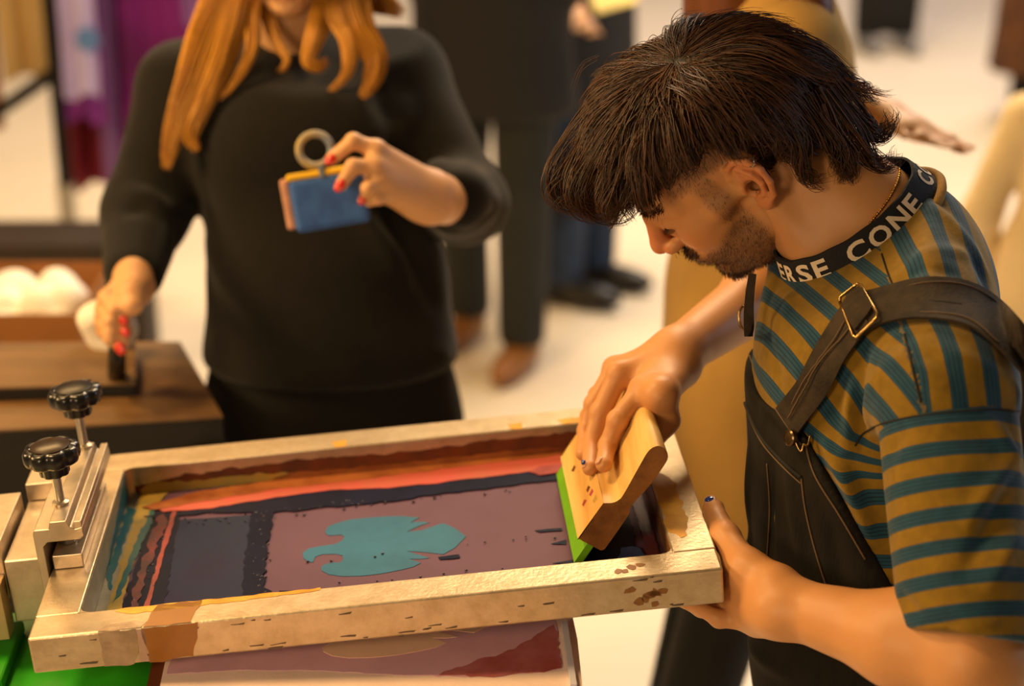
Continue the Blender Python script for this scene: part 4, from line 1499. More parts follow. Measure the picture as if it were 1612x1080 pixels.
# left sleeve
a_ax = unit(elL - shL)
hem = shL + a_ax * .250
g = Grid(np.minimum(shL, elL) - .12, np.maximum(shL, elL) + .12, .0036)
s0 = shL + a_ax * .01
g.cap(s0, elL, .0690, .0660, k=.01)
g.ell(shL + a_ax * .20 + CM @ np.array([.010, 0, -.004]), .0640, k=.02)
g.plane(hem + CM @ np.array([0, 0.0, 0]), unit(a_ax + CM @ np.array([-.16, 0, .10])), .004)
g.plane(shL + a_ax * .006, -unit(a_ax + CM @ np.array([-.10, .0, .25])), .004)
LV, LQ = g.mesh()
LV = relax(LV, LQ, 2, .5)
LN = vnormals(LV, LQ)
sl0 = bvh_of(LV, LQ)
h1 = lambda u, v: hit(sl0, u, v)[0]
lf = []
for (u1, v1, u2, v2, wd, am) in [(1590, 720, 1530, 820, .010, .006), (1585, 770, 1520, 900, .010, -.006), (1600, 840, 1560, 920, .009, .005), (1395, 930, 1450, 985, .008, .008), (1420, 940, 1500, 990, .007, -.006),
                                 (1400, 700, 1395, 900, .010, .003), (1560, 660, 1600, 740, .010, .005), (1450, 960, 1560, 985, .007, .005), (1395, 720, 1420, 690, .010, -.004), (1480, 680, 1560, 700, .012, -.003)]:
    lf.append((h1(u1, v1), h1(u2, v2), wd, am))
LV = ridges(LV, LN, lf)
LV = LV + LN * (wav(LV, 33, 40) * .0012)[:, None]
sa = (LV - shL) @ unit(a_ax + CM @ np.array([.02, 0, .02]))
me = np_mesh('sleeve', LV, LQ)
attr(me, 'stripe', sa / .0313 + .36 + wav(LV, 6, 26) * .05)
sleeve = obj('sleeve', me, M_stripe, man)
# rolled hem edge of the sleeve
arm_bvh = bvh_of(np.concatenate([SV, LV]), np.concatenate([SQ, LQ + len(SV)]))

def ribbon(name, ea, eb, n, m, parent, off=.003, th=.003, mv=5, bvh=None, lift=None, bulge=.0):
    """cloth band laid on a body between two traced edges"""
    bvh = bvh or shirt_bvh
    A, B = smooth_path(ea, n), smooth_path(eb, n)
    P = np.zeros((n, mv, 3))
    Nn = np.zeros((n, mv, 3))
    last = None
    for i in range(n):
        for j in range(mv):
            t = j / (mv - 1)
            q = A[i] * (1 - t) + B[i] * t
            p, nn = hit(bvh, q[0], q[1])
            if p is None:
                if last is None:
                    last = (at(q[0], q[1], 2.0), -FWC)
                d = np.linalg.norm(last[0] - CAM)
                r = ray(*q)
                p, nn = CAM + r / np.linalg.norm(r) * d, last[1]
            last = (p, nn)
            P[i, j], Nn[i, j] = p, nn
    for _ in range(4):                       # even the normals and the height
        Nn[1:-1] = (Nn[:-2] + Nn[1:-1] * 2 + Nn[2:]) / 4
        Nn[:, 1:-1] = (Nn[:, :-2] + Nn[:, 1:-1] * 2 + Nn[:, 2:]) / 4
        P[1:-1] = (P[:-2] + P[1:-1] * 2 + P[2:]) / 4
    Nn /= np.linalg.norm(Nn, axis=2, keepdims=True)
    prof = np.array([bulge * math.sin(math.pi * j / (mv - 1)) for j in range(mv)])[None, :, None]
    lf_ = 0 if lift is None else np.interp(np.linspace(0, 1, n), np.linspace(0, 1, len(lift)), lift)[:, None, None]
    P = P + Nn * (off + prof + lf_)
    Q = P + Nn * th
    V = np.concatenate([P.reshape(-1, 3), Q.reshape(-1, 3)])
    F = []
    o = n * mv
    for i in range(n - 1):
        for j in range(mv - 1):
            a, b, c, d = i * mv + j, i * mv + j + 1, (i + 1) * mv + j + 1, (i + 1) * mv + j
            F += [(a, d, c, b), (o + a, o + b, o + c, o + d)]
    rim = [i * mv for i in range(n)] + [(n - 1) * mv + j for j in range(1, mv)] + [i * mv + mv - 1 for i in range(n - 2, -1, -1)] + [j for j in range(mv - 2, 0, -1)]
    for i in range(len(rim)):
        a, b = rim[i], rim[(i + 1) % len(rim)]
        F.append((a, b, o + b, o + a))
    mb = MB().add(V, F)
    return mb.build(name, m, parent, smooth='auto', angle=55), Q

# overalls
g = Grid(TLO - np.array([0, 0, .05]), THI, .0042)
torso(g, .0105, .05)
bn, bf = hit(sb0, 1266, 680)[0], hit(sb0, 1186, 520)[0]
if bf is None:
    bf = J(1170, 495, 2.2)
pn = unit(np.cross(bf - bn, T_F))
if pn @ T_D > 0:
    pn = -pn
g.plane(bn + pn * .006, pn, .006)
e1 = hit(sb0, 1384, 885)[0]
e1 = J(1384, 885, 1.99) if e1 is None else e1
vdir = unit((bn + e1) / 2 - CAM)
p2 = unit(np.cross(e1 - bn, vdir))
if p2 @ CM[:, 0] < 0:
    p2 = -p2
g.plane(bn, p2, .008)
g.ell(J(1372, 930, 2.09), np.array([.172, .075, .140]), TA, k=.03)            # waist and hips close round the back
g.ell(J(1396, 1060, 2.12), np.array([.182, .19, .146]), TA, k=.03)
OV, OQ = g.mesh()
OV = relax(OV, OQ, 2, .5)
ON = vnormals(OV, OQ)
ob0 = bvh_of(OV, OQ)
h2 = lambda u, v: hit(ob0, u, v)[0]
of = []
for (u1, v1, u2, v2, wd, am) in [(1172, 560, 1200, 660, .008, .005), (1190, 600, 1230, 690, .008, -.005), (1210, 600, 1265, 700, .008, .004), (1180, 700, 1178, 860, .010, .004), (1215, 720, 1210, 900, .010, -.004), (1240, 720, 1262, 880, .010, .004), (1280, 740, 1360, 880, .010, .004), (1170, 640, 1196, 740, .007, .004), (1300, 800, 1330, 920, .012, -.004), (1180, 1010, 1240, 1060, .012, .005)]:
    of.append((h2(u1, v1), h2(u2, v2), wd, am))
OV = ridges(OV, ON, of)
OV = OV + ON * (wav(OV, 41, 44) * .0012)[:, None]
ov_bvh = bvh_of(OV, OQ)
over = obj('overalls', np_mesh('overalls', OV, OQ), M_denim, man)

def seam_line(name, pix, bvh, r_, m, parent, off=.0006, n=40):
    P = []
    for u, v in smooth_path(pix, n):
        p, nn = hit(bvh, u, v)
        if p is not None:
            P.append(p + nn * off)
    if len(P) > 3:
        P = np.array(P)
        P[1:-1] = (P[:-2] + P[1:-1] + P[2:]) / 3
        return MB().tube(P, r_, 6).build(name, m, parent, smooth=True)
M_dk = mat('dark_seam', srgb(20, 17, 15), .9)
seam_line('seam', [(1180, 560), (1200, 610), (1232, 660), (1262, 700)], ov_bvh, .0011, M_stitch, over)
seam_line('seam', [(1164, 610), (1180, 650), (1200, 690), (1236, 730), (1262, 752)], ov_bvh, .0022, M_dk, over)
seam_line('seam', [(1166, 618), (1182, 660), (1202, 700), (1238, 740), (1262, 762)], ov_bvh, .0010, M_stitch, over)
seam_line('seam', [(1268, 700), (1284, 750), (1322, 812), (1362, 880)], ov_bvh, .0012, M_stitch, over)
seam_line('seam', [(1262, 752), (1268, 800), (1282, 860), (1302, 925)], ov_bvh, .0011, M_stitch, over)
seam_line('seam', [(1208, 730), (1212, 800), (1208, 880)], ov_bvh, .0009, M_stitch, over)

# straps with buckle, buttons and clips
low, _ = ribbon('strap', [(1234, 640), (1250, 618), (1266, 594), (1296, 540), (1332, 496), (1352, 472)], [(1262, 686), (1272, 670), (1296, 630), (1326, 580), (1360, 541), (1382, 520)], 30, M_strap, man, .004, .003, lift=[.004, .003, .004, .007])
up, upQ = ribbon('strap', [(1352, 476), (1400, 462), (1460, 445), (1520, 451), (1570, 482), (1612, 532), (1650, 600), (1668, 670)], [(1374, 528), (1400, 517), (1452, 510), (1520, 520), (1566, 556), (1604, 600), (1630, 650), (1640, 700)], 46, M_strap, man, .004, .003, lift=[.006, .002, .002, .002])
ribbon('strap_fold', [(1338, 494), (1352, 474), (1368, 466)], [(1362, 524), (1378, 508), (1386, 496)], 14, M_strap, man, .013, .0035, bulge=.003)
for pix in ([(1262, 634), (1300, 572), (1342, 512)], [(1254, 655), (1282, 612), (1318, 556), (1350, 520)]):
    seam_line('stitching', pix, shirt_bvh, .0008, M_stitch, low, .0128)
for pix in ([(1400, 470), (1460, 453), (1520, 459), (1566, 489), (1602, 530)], [(1402, 509), (1452, 502), (1520, 512), (1564, 547)], [(1400, 490), (1460, 484), (1510, 490)]):
    seam_line('stitching', pix, shirt_bvh, .0007, M_stitch if pix[0][1] != 490 else M_dk, up, .0088)
M_brs = mat('antique_brass', srgb(196, 160, 100), .28, metal=1.0, var=.2, vscale=120)
bc = []
for u, v in [(1334, 487), (1364, 537), (1398, 511), (1366, 462)]:
    p, n_ = hit(shirt_bvh, u, v)
    bc.append(p + n_ * .017)
bc = np.array(bc)
bc = bc.mean(0) + (bc - bc.mean(0)) * 1.0
path = []
for i in range(4):
    a, b = bc[i], bc[(i + 1) % 4]
    path += [a + (b - a) * t for t in (.08, .3, .5, .7, .92)]
path = np.array(path + path[:1])
bk = MB().tube(path, .0017, 8).build('buckle', M_brs, low, smooth=True)
def stud(u, v, bvh, r_, m, parent, name, off=.006, nrm=None):
    p, n_ = hit(bvh, u, v)
    if p is None:
        return
    n_ = unit(nrm if nrm is not None else n_)
    return MB().lathe(p + n_ * off, n_, [(r_ * .9, -.004), (r_, 0), (r_, .0015), (r_ * .82, .0028), (r_ * .8, .0022), (r_ * .3, .0026)], 22).build(name, m, parent, smooth='auto')
M_btn = mat('dull_bronze_button', srgb(104, 84, 60), .32, metal=.9, var=.3, vscale=200)
nb_ = unit(CM @ np.array([-.86, .0, -.45]))
stud(1256, 689, ov_bvh, .0088, M_btn, low, 'button', .010, nb_)
p, n_ = hit(ov_bvh, 1262, 694)
hk = [p + nb_ * .008 + CM @ np.array(q) for q in ((-.002, -.004, 0), (.003, .008, -.002), (.006, .010, -.004), (.008, .003, -.004), (.012, .004, -.004), (.015, -.006, -.003))]
MB().tube(smooth_path(hk, 24), .0011, 6).build('hook', M_brs, low, smooth=True)
# copper rivet with thread on the far bib pocket
o_ = stud(1166, 735, ov_bvh, .0075, mat('copper_button', srgb(196, 110, 64), .35, metal=.8, var=.3, vscale=90), over, 'button', .003, unit(CM @ np.array([-.7, 0, -.7])))
# far strap clip
q0 = J(1171, 500, 2.10)
cp = [q0 + CM @ np.array([.006 * math.cos(t), .013 * math.sin(t), 0.003 * math.cos(t)]) for t in np.linspace(0, 2 * math.pi, 16)]
clip = MB().tube(cp, .0016, 6).build('strap_clip', M_brs, man, smooth=True)
MB().tube([q0 + CM @ np.array([.004, -.034, 0]), q0 + CM @ np.array([.003, -.012, 0])], .0022, 6).build('clip_bar', M_brs, clip, smooth=True)
ribbon('strap', [(1178, 430), (1172, 470), (1170, 500), (1171, 530)], [(1190, 432), (1186, 470), (1186, 502), (1188, 530)], 16, M_strap, man, .002, .003)

# collar band with knitted lettering
def collar(th, t, out=0.0):
    rad = K_A * math.cos(th) + K_B * math.sin(th)
    k = 1 - .10 * t / .03
    return K_c + rad * (k + out / np.linalg.norm(rad)) + K_w * (t - .004)
nth, nt_ = 96, 7
V, F = [], []
for side, o in ((1, .0018), (-1, -.0012)):
    for i in range(nth):
        for j in range(nt_):
            e = .0015 * math.sin(i * .9) * (1 if side > 0 else 1)
            V.append(collar(2 * math.pi * i / nth, .032 * j / (nt_ - 1) + e * .3, o))
n0 = nth * nt_
for i in range(nth):
    i2 = (i + 1) % nth
    for j in range(nt_ - 1):
        F.append((i * nt_ + j, i2 * nt_ + j, i2 * nt_ + j + 1, i * nt_ + j + 1))
        F.append((n0 + i * nt_ + j, n0 + i * nt_ + j + 1, n0 + i2 * nt_ + j + 1, n0 + i2 * nt_ + j))
    F.append((i * nt_ + nt_ - 1, i2 * nt_ + nt_ - 1, n0 + i2 * nt_ + nt_ - 1, n0 + i * nt_ + nt_ - 1))
    F.append((i * nt_, n0 + i * nt_, n0 + i2 * nt_, i2 * nt_))
band = MB().add(V, F).build('collar_band', M_band, man, smooth='auto', angle=60)
V = []
for i in range(nth):
    th_ = 2 * math.pi * i / nth
    rad = unit(K_A * math.cos(th_) + K_B * math.sin(th_))
    for k in range(8):
        a = 2 * math.pi * k / 8
        V.append(collar(th_, -.004, .004) + (rad * math.cos(a) + K_w * math.sin(a)) * (.0055 if k else .0055))
F = [(i * 8 + k, ((i + 1) % nth) * 8 + k, ((i + 1) % nth) * 8 + (k + 1) % 8, i * 8 + (k + 1) % 8) for i in range(nth) for k in range(8)]
MB().add(V, F).build('collar_rib', M_rib, man, smooth=True)

def text_geo(s):
    c = bpy.data.curves.new('txt', 'FONT')
    c.body = s
    c.size = 1.0
    c.offset = .030
    c.resolution_u = 3
    o = bpy.data.objects.new('txt', c)
    COL.objects.link(o)
    dg = bpy.context.evaluated_depsgraph_get()
    dg.update()
    me_ = bpy.data.meshes.new_from_object(o.evaluated_get(dg))
    bpy.data.objects.remove(o)
    bmm = bmesh.new()
    bmm.from_mesh(me_)
    bmesh.ops.triangulate(bmm, faces=bmm.faces)
    bmesh.ops.subdivide_edges(bmm, edges=[e for e in bmm.edges if e.calc_length() > .2], cuts=3)
    bmesh.ops.triangulate(bmm, faces=bmm.faces)
    V = np.array([v.co[:] for v in bmm.verts])
    F = [tuple(v.index for v in f.verts) for f in bmm.faces]
    bmm.free()
    return V, F
def letters(ch, th0, th1, t0, t1):
    V, F = text_geo(ch)
    lo, hi = V.min(0), V.max(0)
    W3 = []
    for x, y, _ in V:
        a = math.radians(th0 + (th1 - th0) * (x - lo[0]) / (hi[0] - lo[0]))
        W3.append(collar(a, t0 + (t1 - t0) * (y - lo[1]) / (hi[1] - lo[1]), .0026))
    MB().add(W3, F).build('letter', M_letter, band)
TT = (.0055, .0275)
for ch, a, b in (('E', 174, 163), ('R', 160, 148), ('S', 145.5, 132.5), ('E', 129.5, 118), ('C', 103, 88.5), ('O', 86, 71), ('N', 68.5, 54.5), ('E', 52, 41), ('C', 22, 9), ('O', 6, -8)):
    letters(ch, a, b, *TT)
seam_line('shoulder_seam', [(1388, 400), (1397, 428), (1408, 456)], shirt_bvh, .0010, M_dk, shirt, .0004)
seam_line('shoulder_seam', [(1424, 526), (1437, 580), (1450, 634)], shirt_bvh, .0014, M_dk, shirt, .0002)

seam_line('sleeve_seam', [(1346, 702), (1360, 682), (1398, 664), (1480, 650), (1560, 645), (1606, 648)], arm_bvh, .0011, M_dk, sleeve, .0002)
# gold chain lying on the neck
NV, NQ = parts[1][0], parts[1][1]
neck_bvh = bvh_of(NV, NQ)
cpts = []
for u, v in smooth_path([(1404, 246), (1414, 262), (1414, 280), (1403, 305), (1388, 328), (1370, 350)], 34):
    p, n_ = hit(neck_bvh, u, v)
    if p is not None:
        cpts.append(p + n_ * .001)
cm_ = MB()
for i, p in enumerate(cpts):
    cm_.ball(p, .0017 if i % 2 else .0014, 8, 5)
if cpts:
    cm_.tube(cpts, .0007, 5)
    cm_.build('necklace', mat('gold_chain', srgb(226, 168, 70), .2, metal=1.0), man, smooth=True)['kind'] = 'stuff'

# trouser legs and boots down to the floor (below the frame)
hipL, hipR = J(1440, 1120, 2.03), J(1370, 1080, 2.2)
g = Grid(np.minimum(hipL, hipR) - np.array([.25, .25, 1.2]), np.maximum(hipL, hipR) + .22, .012)
for hq, dx in ((hipL, .03), (hipR, -.03)):
    ft = np.array([hq[0] + .02, hq[1], .09])
    kn_ = (hq + ft) / 2 + np.array([-.03, 0, .02])
    g.chain([hq, kn_, ft], [.105, .085, .080], k=.03)
g.plane(np.array([0, 0, .06]), (0, 0, -1), .004)
LV2, LQ2 = g.mesh()
obj('trouser_leg', np_mesh('trouser_leg', relax(LV2, LQ2, 2), LQ2), M_denim, man)
for hq in (hipL, hipR):
    g = Grid(np.array([hq[0] - .25, hq[1] - .08, -.02]), np.array([hq[0] + .14, hq[1] + .08, .16]), .008)
    g.ell((hq[0] - .06, hq[1], .04), (.15, .045, .045), k=.02)
    g.cap((hq[0] + .03, hq[1], .05), (hq[0] + .02, hq[1], .12), .045, .045, k=.03)
    g.plane((0, 0, .002), (0, 0, -1), .003)
    v_, q_ = g.mesh()
    obj('boot', np_mesh('boot', v_, q_), M_blackpl, man)
# ================================================================== the woman opposite
def wbody(name, g, m, parent, it=1, marks=None):
    V, Q = g.mesh()
    V = relax(V, Q, it, .4)
    return obj(name, np_mesh(name, V, Q), m, parent)

wz = 2.86
ZTB = .86
w_foot = at_h(520, 1500, 0)
wo = thing('person', 'woman in black sweater with long auburn hair holding up a small blue pouch', 'person', (J(515, 560, wz)[0], J(515, 560, wz)[1] + .02, 0))
WX = np.array(wo.location)
wF = unit((.02, -.95, -.22))
wL = unit(np.cross((0, 0, 1), wF))
wU = np.cross(wF, wL)
WR = np.stack([wF, wL, wU], 1)
WO = J(453, 26, 2.76) - WR @ np.array([.088, 0, -.108])
def WHa(P):
    return WO + np.asarray(P, float) @ WR.T
wsR, wsL = J(287, 140, 2.88), J(630, 118, 2.88)
weR, weL = J(228, 335, 2.82), J(735, 318, 2.80)
wwR, wwL = J(208, 452, 2.64), J(684, 312, 2.585)

gw = head_sdf(.003)
wHl, wHq = gw.mesh()
del gw
wp = [(WHa(wHl), wHq)]
g = Grid(np.minimum(WO, J(460, 120, 2.86)) - .12, np.maximum(WO, J(460, 120, 2.86)) + .12, .004)
g.cap(WO - WR[:, 2] * .02, J(462, 110, 2.87), .050, .054, k=.02)
v_, q_ = g.mesh()
wp.append((v_, q_))
# her right hand closed on the black handle
hx, hy, hz = CM[:, 0], -UPC, FWC
PXW = 2.62 / FPX
def K(o, u, v, d=0.0):
    return o + (hx * u + hy * v) * PXW + hz * d
Rk = J(180, 490, 2.60)
g = Grid(np.minimum(wwR, Rk) - .12, np.maximum(wwR, Rk) + .13, .0026)
g.cap(J(214, 400, 2.72), wwR, .034, .028, k=.02)
gp = J(183, 545, 2.60)                            # axis of the grip
ksr = [J(168, 468, 2.60), J(163, 486, 2.61), J(162, 505, 2.62), J(165, 522, 2.63)]
for q, o_ in zip(ksr, (-.010, -.003, .004, .010)):
    g.cap(wwR + hz * o_, q, .021, .0125, k=.014)
for q, tp, r in zip(ksr, [(196, 503), (199, 521), (196, 538), (190, 548)], (.0095, .0098, .0094, .0085)):
    a = J(174 + (q is ksr[0]) * 6, tp[1] - 14, 2.572)
    finger(g, [q, a, J(tp[0], tp[1], 2.580)], r * 1.12, r * .86)
g.chain([wwR + hx * .006, J(206, 462, 2.585), J(209, 480, 2.572)], [.024, .0170, .0145], k=.012)
g.ell(J(209, 480, 2.572), .0145, k=.004)
v_, q_ = g.mesh()
wp.append((relax(v_, q_, 1, .4), q_))
# her left hand holding the pouch
g = Grid(np.array([J(480, 330, 2.5)[0] - .03, 2.20, J(600, 380, 2.6)[2] - .03]), np.array([J(740, 300, 2.7)[0] + .04, 2.75, J(600, 200, 2.5)[2] + .05]), .0026)
g.cap(J(722, 316, 2.67), wwL, .037, .036, k=.02)
kl = [J(592, 236, 2.510), J(590, 262, 2.500), J(598, 284, 2.505), J(612, 300, 2.515)]
for q, o_ in zip(kl, (-14, -4, 6, 14)):
    g.cap(J(672, 308 + o_, 2.575), q, .024, .0135, k=.018)
for q, md, tp, r in ((kl[0], (556, 222, 2.500), (522, 250, 2.515), .0105), (kl[1], (556, 262, 2.487), (537, 291, 2.497), .0105), (kl[2], (580, 296, 2.492), (574, 312, 2.515), .0098), (kl[3], (596, 312, 2.505), (582, 318, 2.53), .0088)):
    m_ = (np.array(q) + J(*md)) / 2
    finger(g, [q, J(*md), J(*tp)], r * 1.12, r * .84)
    g.ell(q, r * 1.25, k=.008)
g.chain([J(655, 320, 2.57), J(606, 300, 2.545), J(572, 286, 2.555)], [.021, .015, .0115], k=.012)
v_, q_ = g.mesh()
wp.append((relax(v_, q_, 1, .4), q_))
g = Grid(J(150, 600, 2.9) - np.array([.05, .40, .12]), J(800, -10, 2.9) + np.array([.06, .36, .10]), .011)
g.chain([wsR, weR, J(212, 430, 2.69), wwR], [.045, .040, .030, .024], k=.02)
g.chain([wsL, weL, J(715, 313, 2.65), wwL], [.045, .040, .038, .030], k=.02)
g.cap(wsR, wsL, .045, .045, k=.03)
g.cap(J(462, 60, 2.87), J(490, 470, 2.88), .045, .10, k=.03)
v_, q_ = g.mesh()
wp.append((v_, q_))
off = 0
Vs, Qs = [], []
for V, Q in wp:
    Vs.append(V)
    Qs.append(Q + off)
    off += len(V)
wm = np_mesh('body', np.concatenate(Vs), np.concatenate(Qs))
nv = len(wp[0][0])
bl_ = np.zeros(len(wm.vertices))
lipz = wHl
bl_[:nv] = np.exp(-((wHl[:, 2] + .064) / .010) ** 2) * (np.abs(wHl[:, 1]) < .024) * (wHl[:, 0] > .092)
attr(wm, 'blush', bl_)
attr(wm, 'stubble', np.zeros(len(wm.vertices)))
wbod = obj('body', wm, M_skin2, wo)
M_red = mat('red_nail_polish', srgb(206, 44, 24), .2, coat=.5)
for (u, v, z), (du, dv), sc in (((196, 505, 2.572), (.6, .8), 1), ((199, 523, 2.571), (.7, .7), 1), ((191, 549, 2.570), (.5, .9), 1.2), ((521, 252, 2.507), (-.75, .65), 1.1), ((536, 293, 2.489), (-.5, .85), 1.2), ((572, 315, 2.508), (-.6, .8), 1)):
    d = unit(hx * du + hy * dv)
    up = unit(-hz + hx * -.2)
    up = unit(up - d * (up @ d))
    MB().ball(J(u, v, z) + up * .004, (.0085 * sc, .0062 * sc, .0035), 12, 7, np.stack([d, np.cross(d, up), up], 1)).build('fingernail', M_red, wbod, smooth=True)

M_knit = mat('black_knit', srgb(20, 15, 11), .9, col2=srgb(14, 11, 8), vscale=60, bump=.4, bscale=240, spec=.2, sheen=.1)
WA = np.eye(3)
g = Grid(J(150, 600, 2.9) - np.array([.05, .40, .12]), J(800, -10, 2.9) + np.array([.06, .36, .10]), .0065)
cx_ = lambda u, v, d=0: J(u, v, wz + d)
g.ell(cx_(470, 150), (.170, .105, .13), k=.06)
g.ell(cx_(490, 270), (.185, .130, .16), k=.06)
g.ell(cx_(480, 235, -.06), (.155, .095, .10), k=.06)
g.ell(cx_(515, 440), (.186, .140, .16), k=.06)
g.ell(cx_(520, 560), (.198, .145, .12), k=.06)
g.cap(wsR, wsL, .066, .068, k=.06)
g.cap(J(460, 60, 2.87), J(462, 130, 2.88), .062, .075, k=.03)
g.chain([wsR, weR, J(212, 430, 2.69)], [.070, .062, .045], k=.03)
g.chain([wsL, weL, J(715, 313, 2.65)], [.068, .060, .052], k=.03)
g.plane(J(520, 566, wz), (0, 0, -1), .01)
g.plane(J(460, 48, 2.86), unit(wU + np.array([0, -.1, 0])), .006)
g.plane(J(700, 313, 2.628), unit(wwL - weL), .005) if False else None
v_, q_ = g.mesh()
v_ = relax(v_, q_, 2, .5)
n_ = vnormals(v_, q_)
wb0 = bvh_of(v_, q_)
h3 = lambda u, v: hit(wb0, u, v)[0]
v_ = ridges(v_, n_, [(h3(a, b), h3(c, d), w_, am) for a, b, c, d, w_, am in [(560, 330, 640, 430, .02, .012), (600, 330, 680, 470, .02, -.012), (380, 420, 560, 560, .03, .01), (640, 170, 700, 290, .02, .010), (600, 150, 620, 300, .02, -.014), (330, 380, 420, 520, .02, .008), (210, 300, 270, 340, .016, .010), (205, 330, 280, 380, .014, -.010), (720, 280, 780, 330, .016, .01), (700, 360, 770, 340, .014, -.008), (340, 540, 700, 560, .016, .008), (300, 120, 310, 360, .02, -.012)]])
v_ = v_ + n_ * (wav(v_, 61, 20) * .004)[:, None]
wsw = obj('sweater', np_mesh('sweater', v_, q_), M_knit, wo)
cuff = MB()
M_wtr = mat('black_trousers', srgb(20, 17, 15), .85, spec=.2)
g = Grid((WX[0] - .32, WX[1] - .26, .0), (WX[0] + .34, WX[1] + .26, J(520, 540, wz)[2] + .05), .010)
hz_ = J(520, 560, wz)
g.ell(hz_ + np.array([0, 0, -.05]), (.192, .140, .16), k=.04)
for s in (-1, 1):
    hp_ = hz_ + np.array([s * .095, 0, -.12])
    g.chain([hp_, np.array([hp_[0], hp_[1], .45]), np.array([hp_[0], hp_[1] + .03, .09])], [.112, .085, .07], k=.03)
g.plane((0, 0, .06), (0, 0, -1), .004)
wbody('trousers', g, M_wtr, wo, 2)
M_shoe = mat('black_leather', srgb(22, 18, 16), .4)
for s in (-1, 1):
    g = Grid((hz_[0] + s * .095 - .07, hz_[1] - .22, -.01), (hz_[0] + s * .095 + .07, hz_[1] + .12, .14), .008)
    g.ell((hz_[0] + s * .095, hz_[1] - .05, .035), (.045, .13, .04), k=.02)
    g.cap((hz_[0] + s * .095, hz_[1] + .03, .05), (hz_[0] + s * .095, hz_[1] + .03, .1), .045, .05, k=.03)
    g.plane((0, 0, .002), (0, 0, -1), .003)
    wbody('shoe', g, M_shoe, wo)

# her hair
M_auburn = hair_mat('auburn_hair', srgb(138, 86, 24), srgb(218, 154, 56), .34)
locks = [lock([(372, -120, 2.80), (352, -10, 2.75), (322, 70, 2.735), (290, 160, 2.735), (270, 225, 2.74), (262, 268, 2.74)], [.034, .031, .029, .022, .013, .003], 520, 1),
         lock([(385, -100, 2.80), (372, 0, 2.745), (352, 80, 2.73), (325, 150, 2.73), (300, 210, 2.735), (312, 238, 2.735)], [.03, .025, .021, .016, .011, .003], 320, 2),
         lock([(398, -90, 2.81), (396, 10, 2.75), (398, 70, 2.73), (380, 115, 2.725), (345, 160, 2.73)], [.02, .016, .010, .006, .002], 110, 3, .003),
         lock([(420, -60, 2.82), (420, 20, 2.77), (440, 75, 2.74), (452, 95, 2.73), (440, 115, 2.73)], [.012, .010, .006, .004, .002], 40, 4, .003),
         lock([(540, -120, 2.80), (548, -10, 2.76), (565, 50, 2.74), (592, 90, 2.735), (585, 130, 2.735), (568, 155, 2.735)], [.034, .031, .026, .018, .012, .003], 420, 5),
         lock([(530, -90, 2.80), (528, 10, 2.755), (548, 60, 2.735), (548, 110, 2.725), (515, 150, 2.73)], [.022, .020, .014, .008, .002], 200, 6, .003),
         lock([(520, -60, 2.80), (505, 30, 2.75), (490, 75, 2.735), (486, 98, 2.73), (502, 104, 2.73), (516, 90, 2.73)], [.02, .018, .012, .010, .008, .004], 150, 7, .003),
         lock([(545, -60, 2.84), (580, -10, 2.82), (612, 10, 2.80), (640, 22, 2.80)], [.03, .026, .016, .006], 160, 8, .003)]
for i, L_ in enumerate(locks):
    strands('hair_lock', L_, .0011, M_auburn, wo)
SW = grow(5200, 15, lambda P: np.full(len(P), .17), lambda P: np.full(len(P), .016), np.array([.01, 0, .134]), lambda P: (P[:, 2] > .05 + .5 * np.clip(P[:, 0] - .05, 0, 1)) | (P[:, 0] < -.02) & (P[:, 2] > .0), lambda P: np.full(len(P), .3))
strands('hair', WHa(SW.reshape(-1, 3)).reshape(SW.shape), .0010, M_auburn, wo)

# what she holds
po = thing('pouch', 'small blue pouch with yellow top edge held up by the woman', 'pouch', J(515, 310, 2.545))
ux = unit(hx * .985 - hy * .17 + hz * .08)
uy = unit(hy - ux * (hy @ ux) + hz * .05)
un = np.cross(ux, uy)
Pc = J(514, 311, 2.545)
PR = np.stack([ux, uy, un], 1)
def pbox(a, b):
    a, b = np.array(a), np.array(b)
    return MB().box(Pc + PR @ ((a + b) / 2), b - a, PR)
pbox((-.048, -.030, -.012), (.055, .042, .012)).build('pocket', mat('blue_canvas', srgb(52, 96, 170), .8, col2=srgb(40, 78, 150), vscale=40, bump=.3, bscale=200), po, bevel=.007, seg=3)
pbox((-.050, -.039, -.011), (.054, -.029, .011)).build('trim', mat('yellow_trim', srgb(236, 186, 30), .6), po, bevel=.004, seg=3)
pbox((-.060, -.034, -.004), (-.0475, .036, .014)).build('side_edge', mat('pinkish_lining', srgb(206, 150, 126), .8, var=.25, vscale=40), po, bevel=.004)
pbox((-.004, -.044, -.013), (.004, -.026, .0125)).build('tab', mat('grey_blue_webbing', srgb(96, 108, 128), .8), po, bevel=.002)
rc_ = J(496, 236, 2.535)
ringp = [rc_ + ux * .022 * math.cos(t) + uy * .022 * math.sin(t) for t in np.linspace(0, 2 * math.pi, 30)]
MB().tube(ringp, .0054, 10).build('ring', mat('steel_blue_webbing', srgb(110, 122, 142), .6, col2=srgb(190, 160, 84), vscale=30), po, smooth=True)
tg = thing('flood_handle', 'black upright handle gripped by the woman on the dark board', 'handle', at_h(184, 590, ZTB + .0235))
MB().tube([at_h(184, 590, ZTB + .0235), J(184, 560, 2.612), J(186, 515, 2.600), J(190, 478, 2.596)], [.014, .0125, .012, .010], 16).build('grip', M_blackpl, tg, smooth='auto')

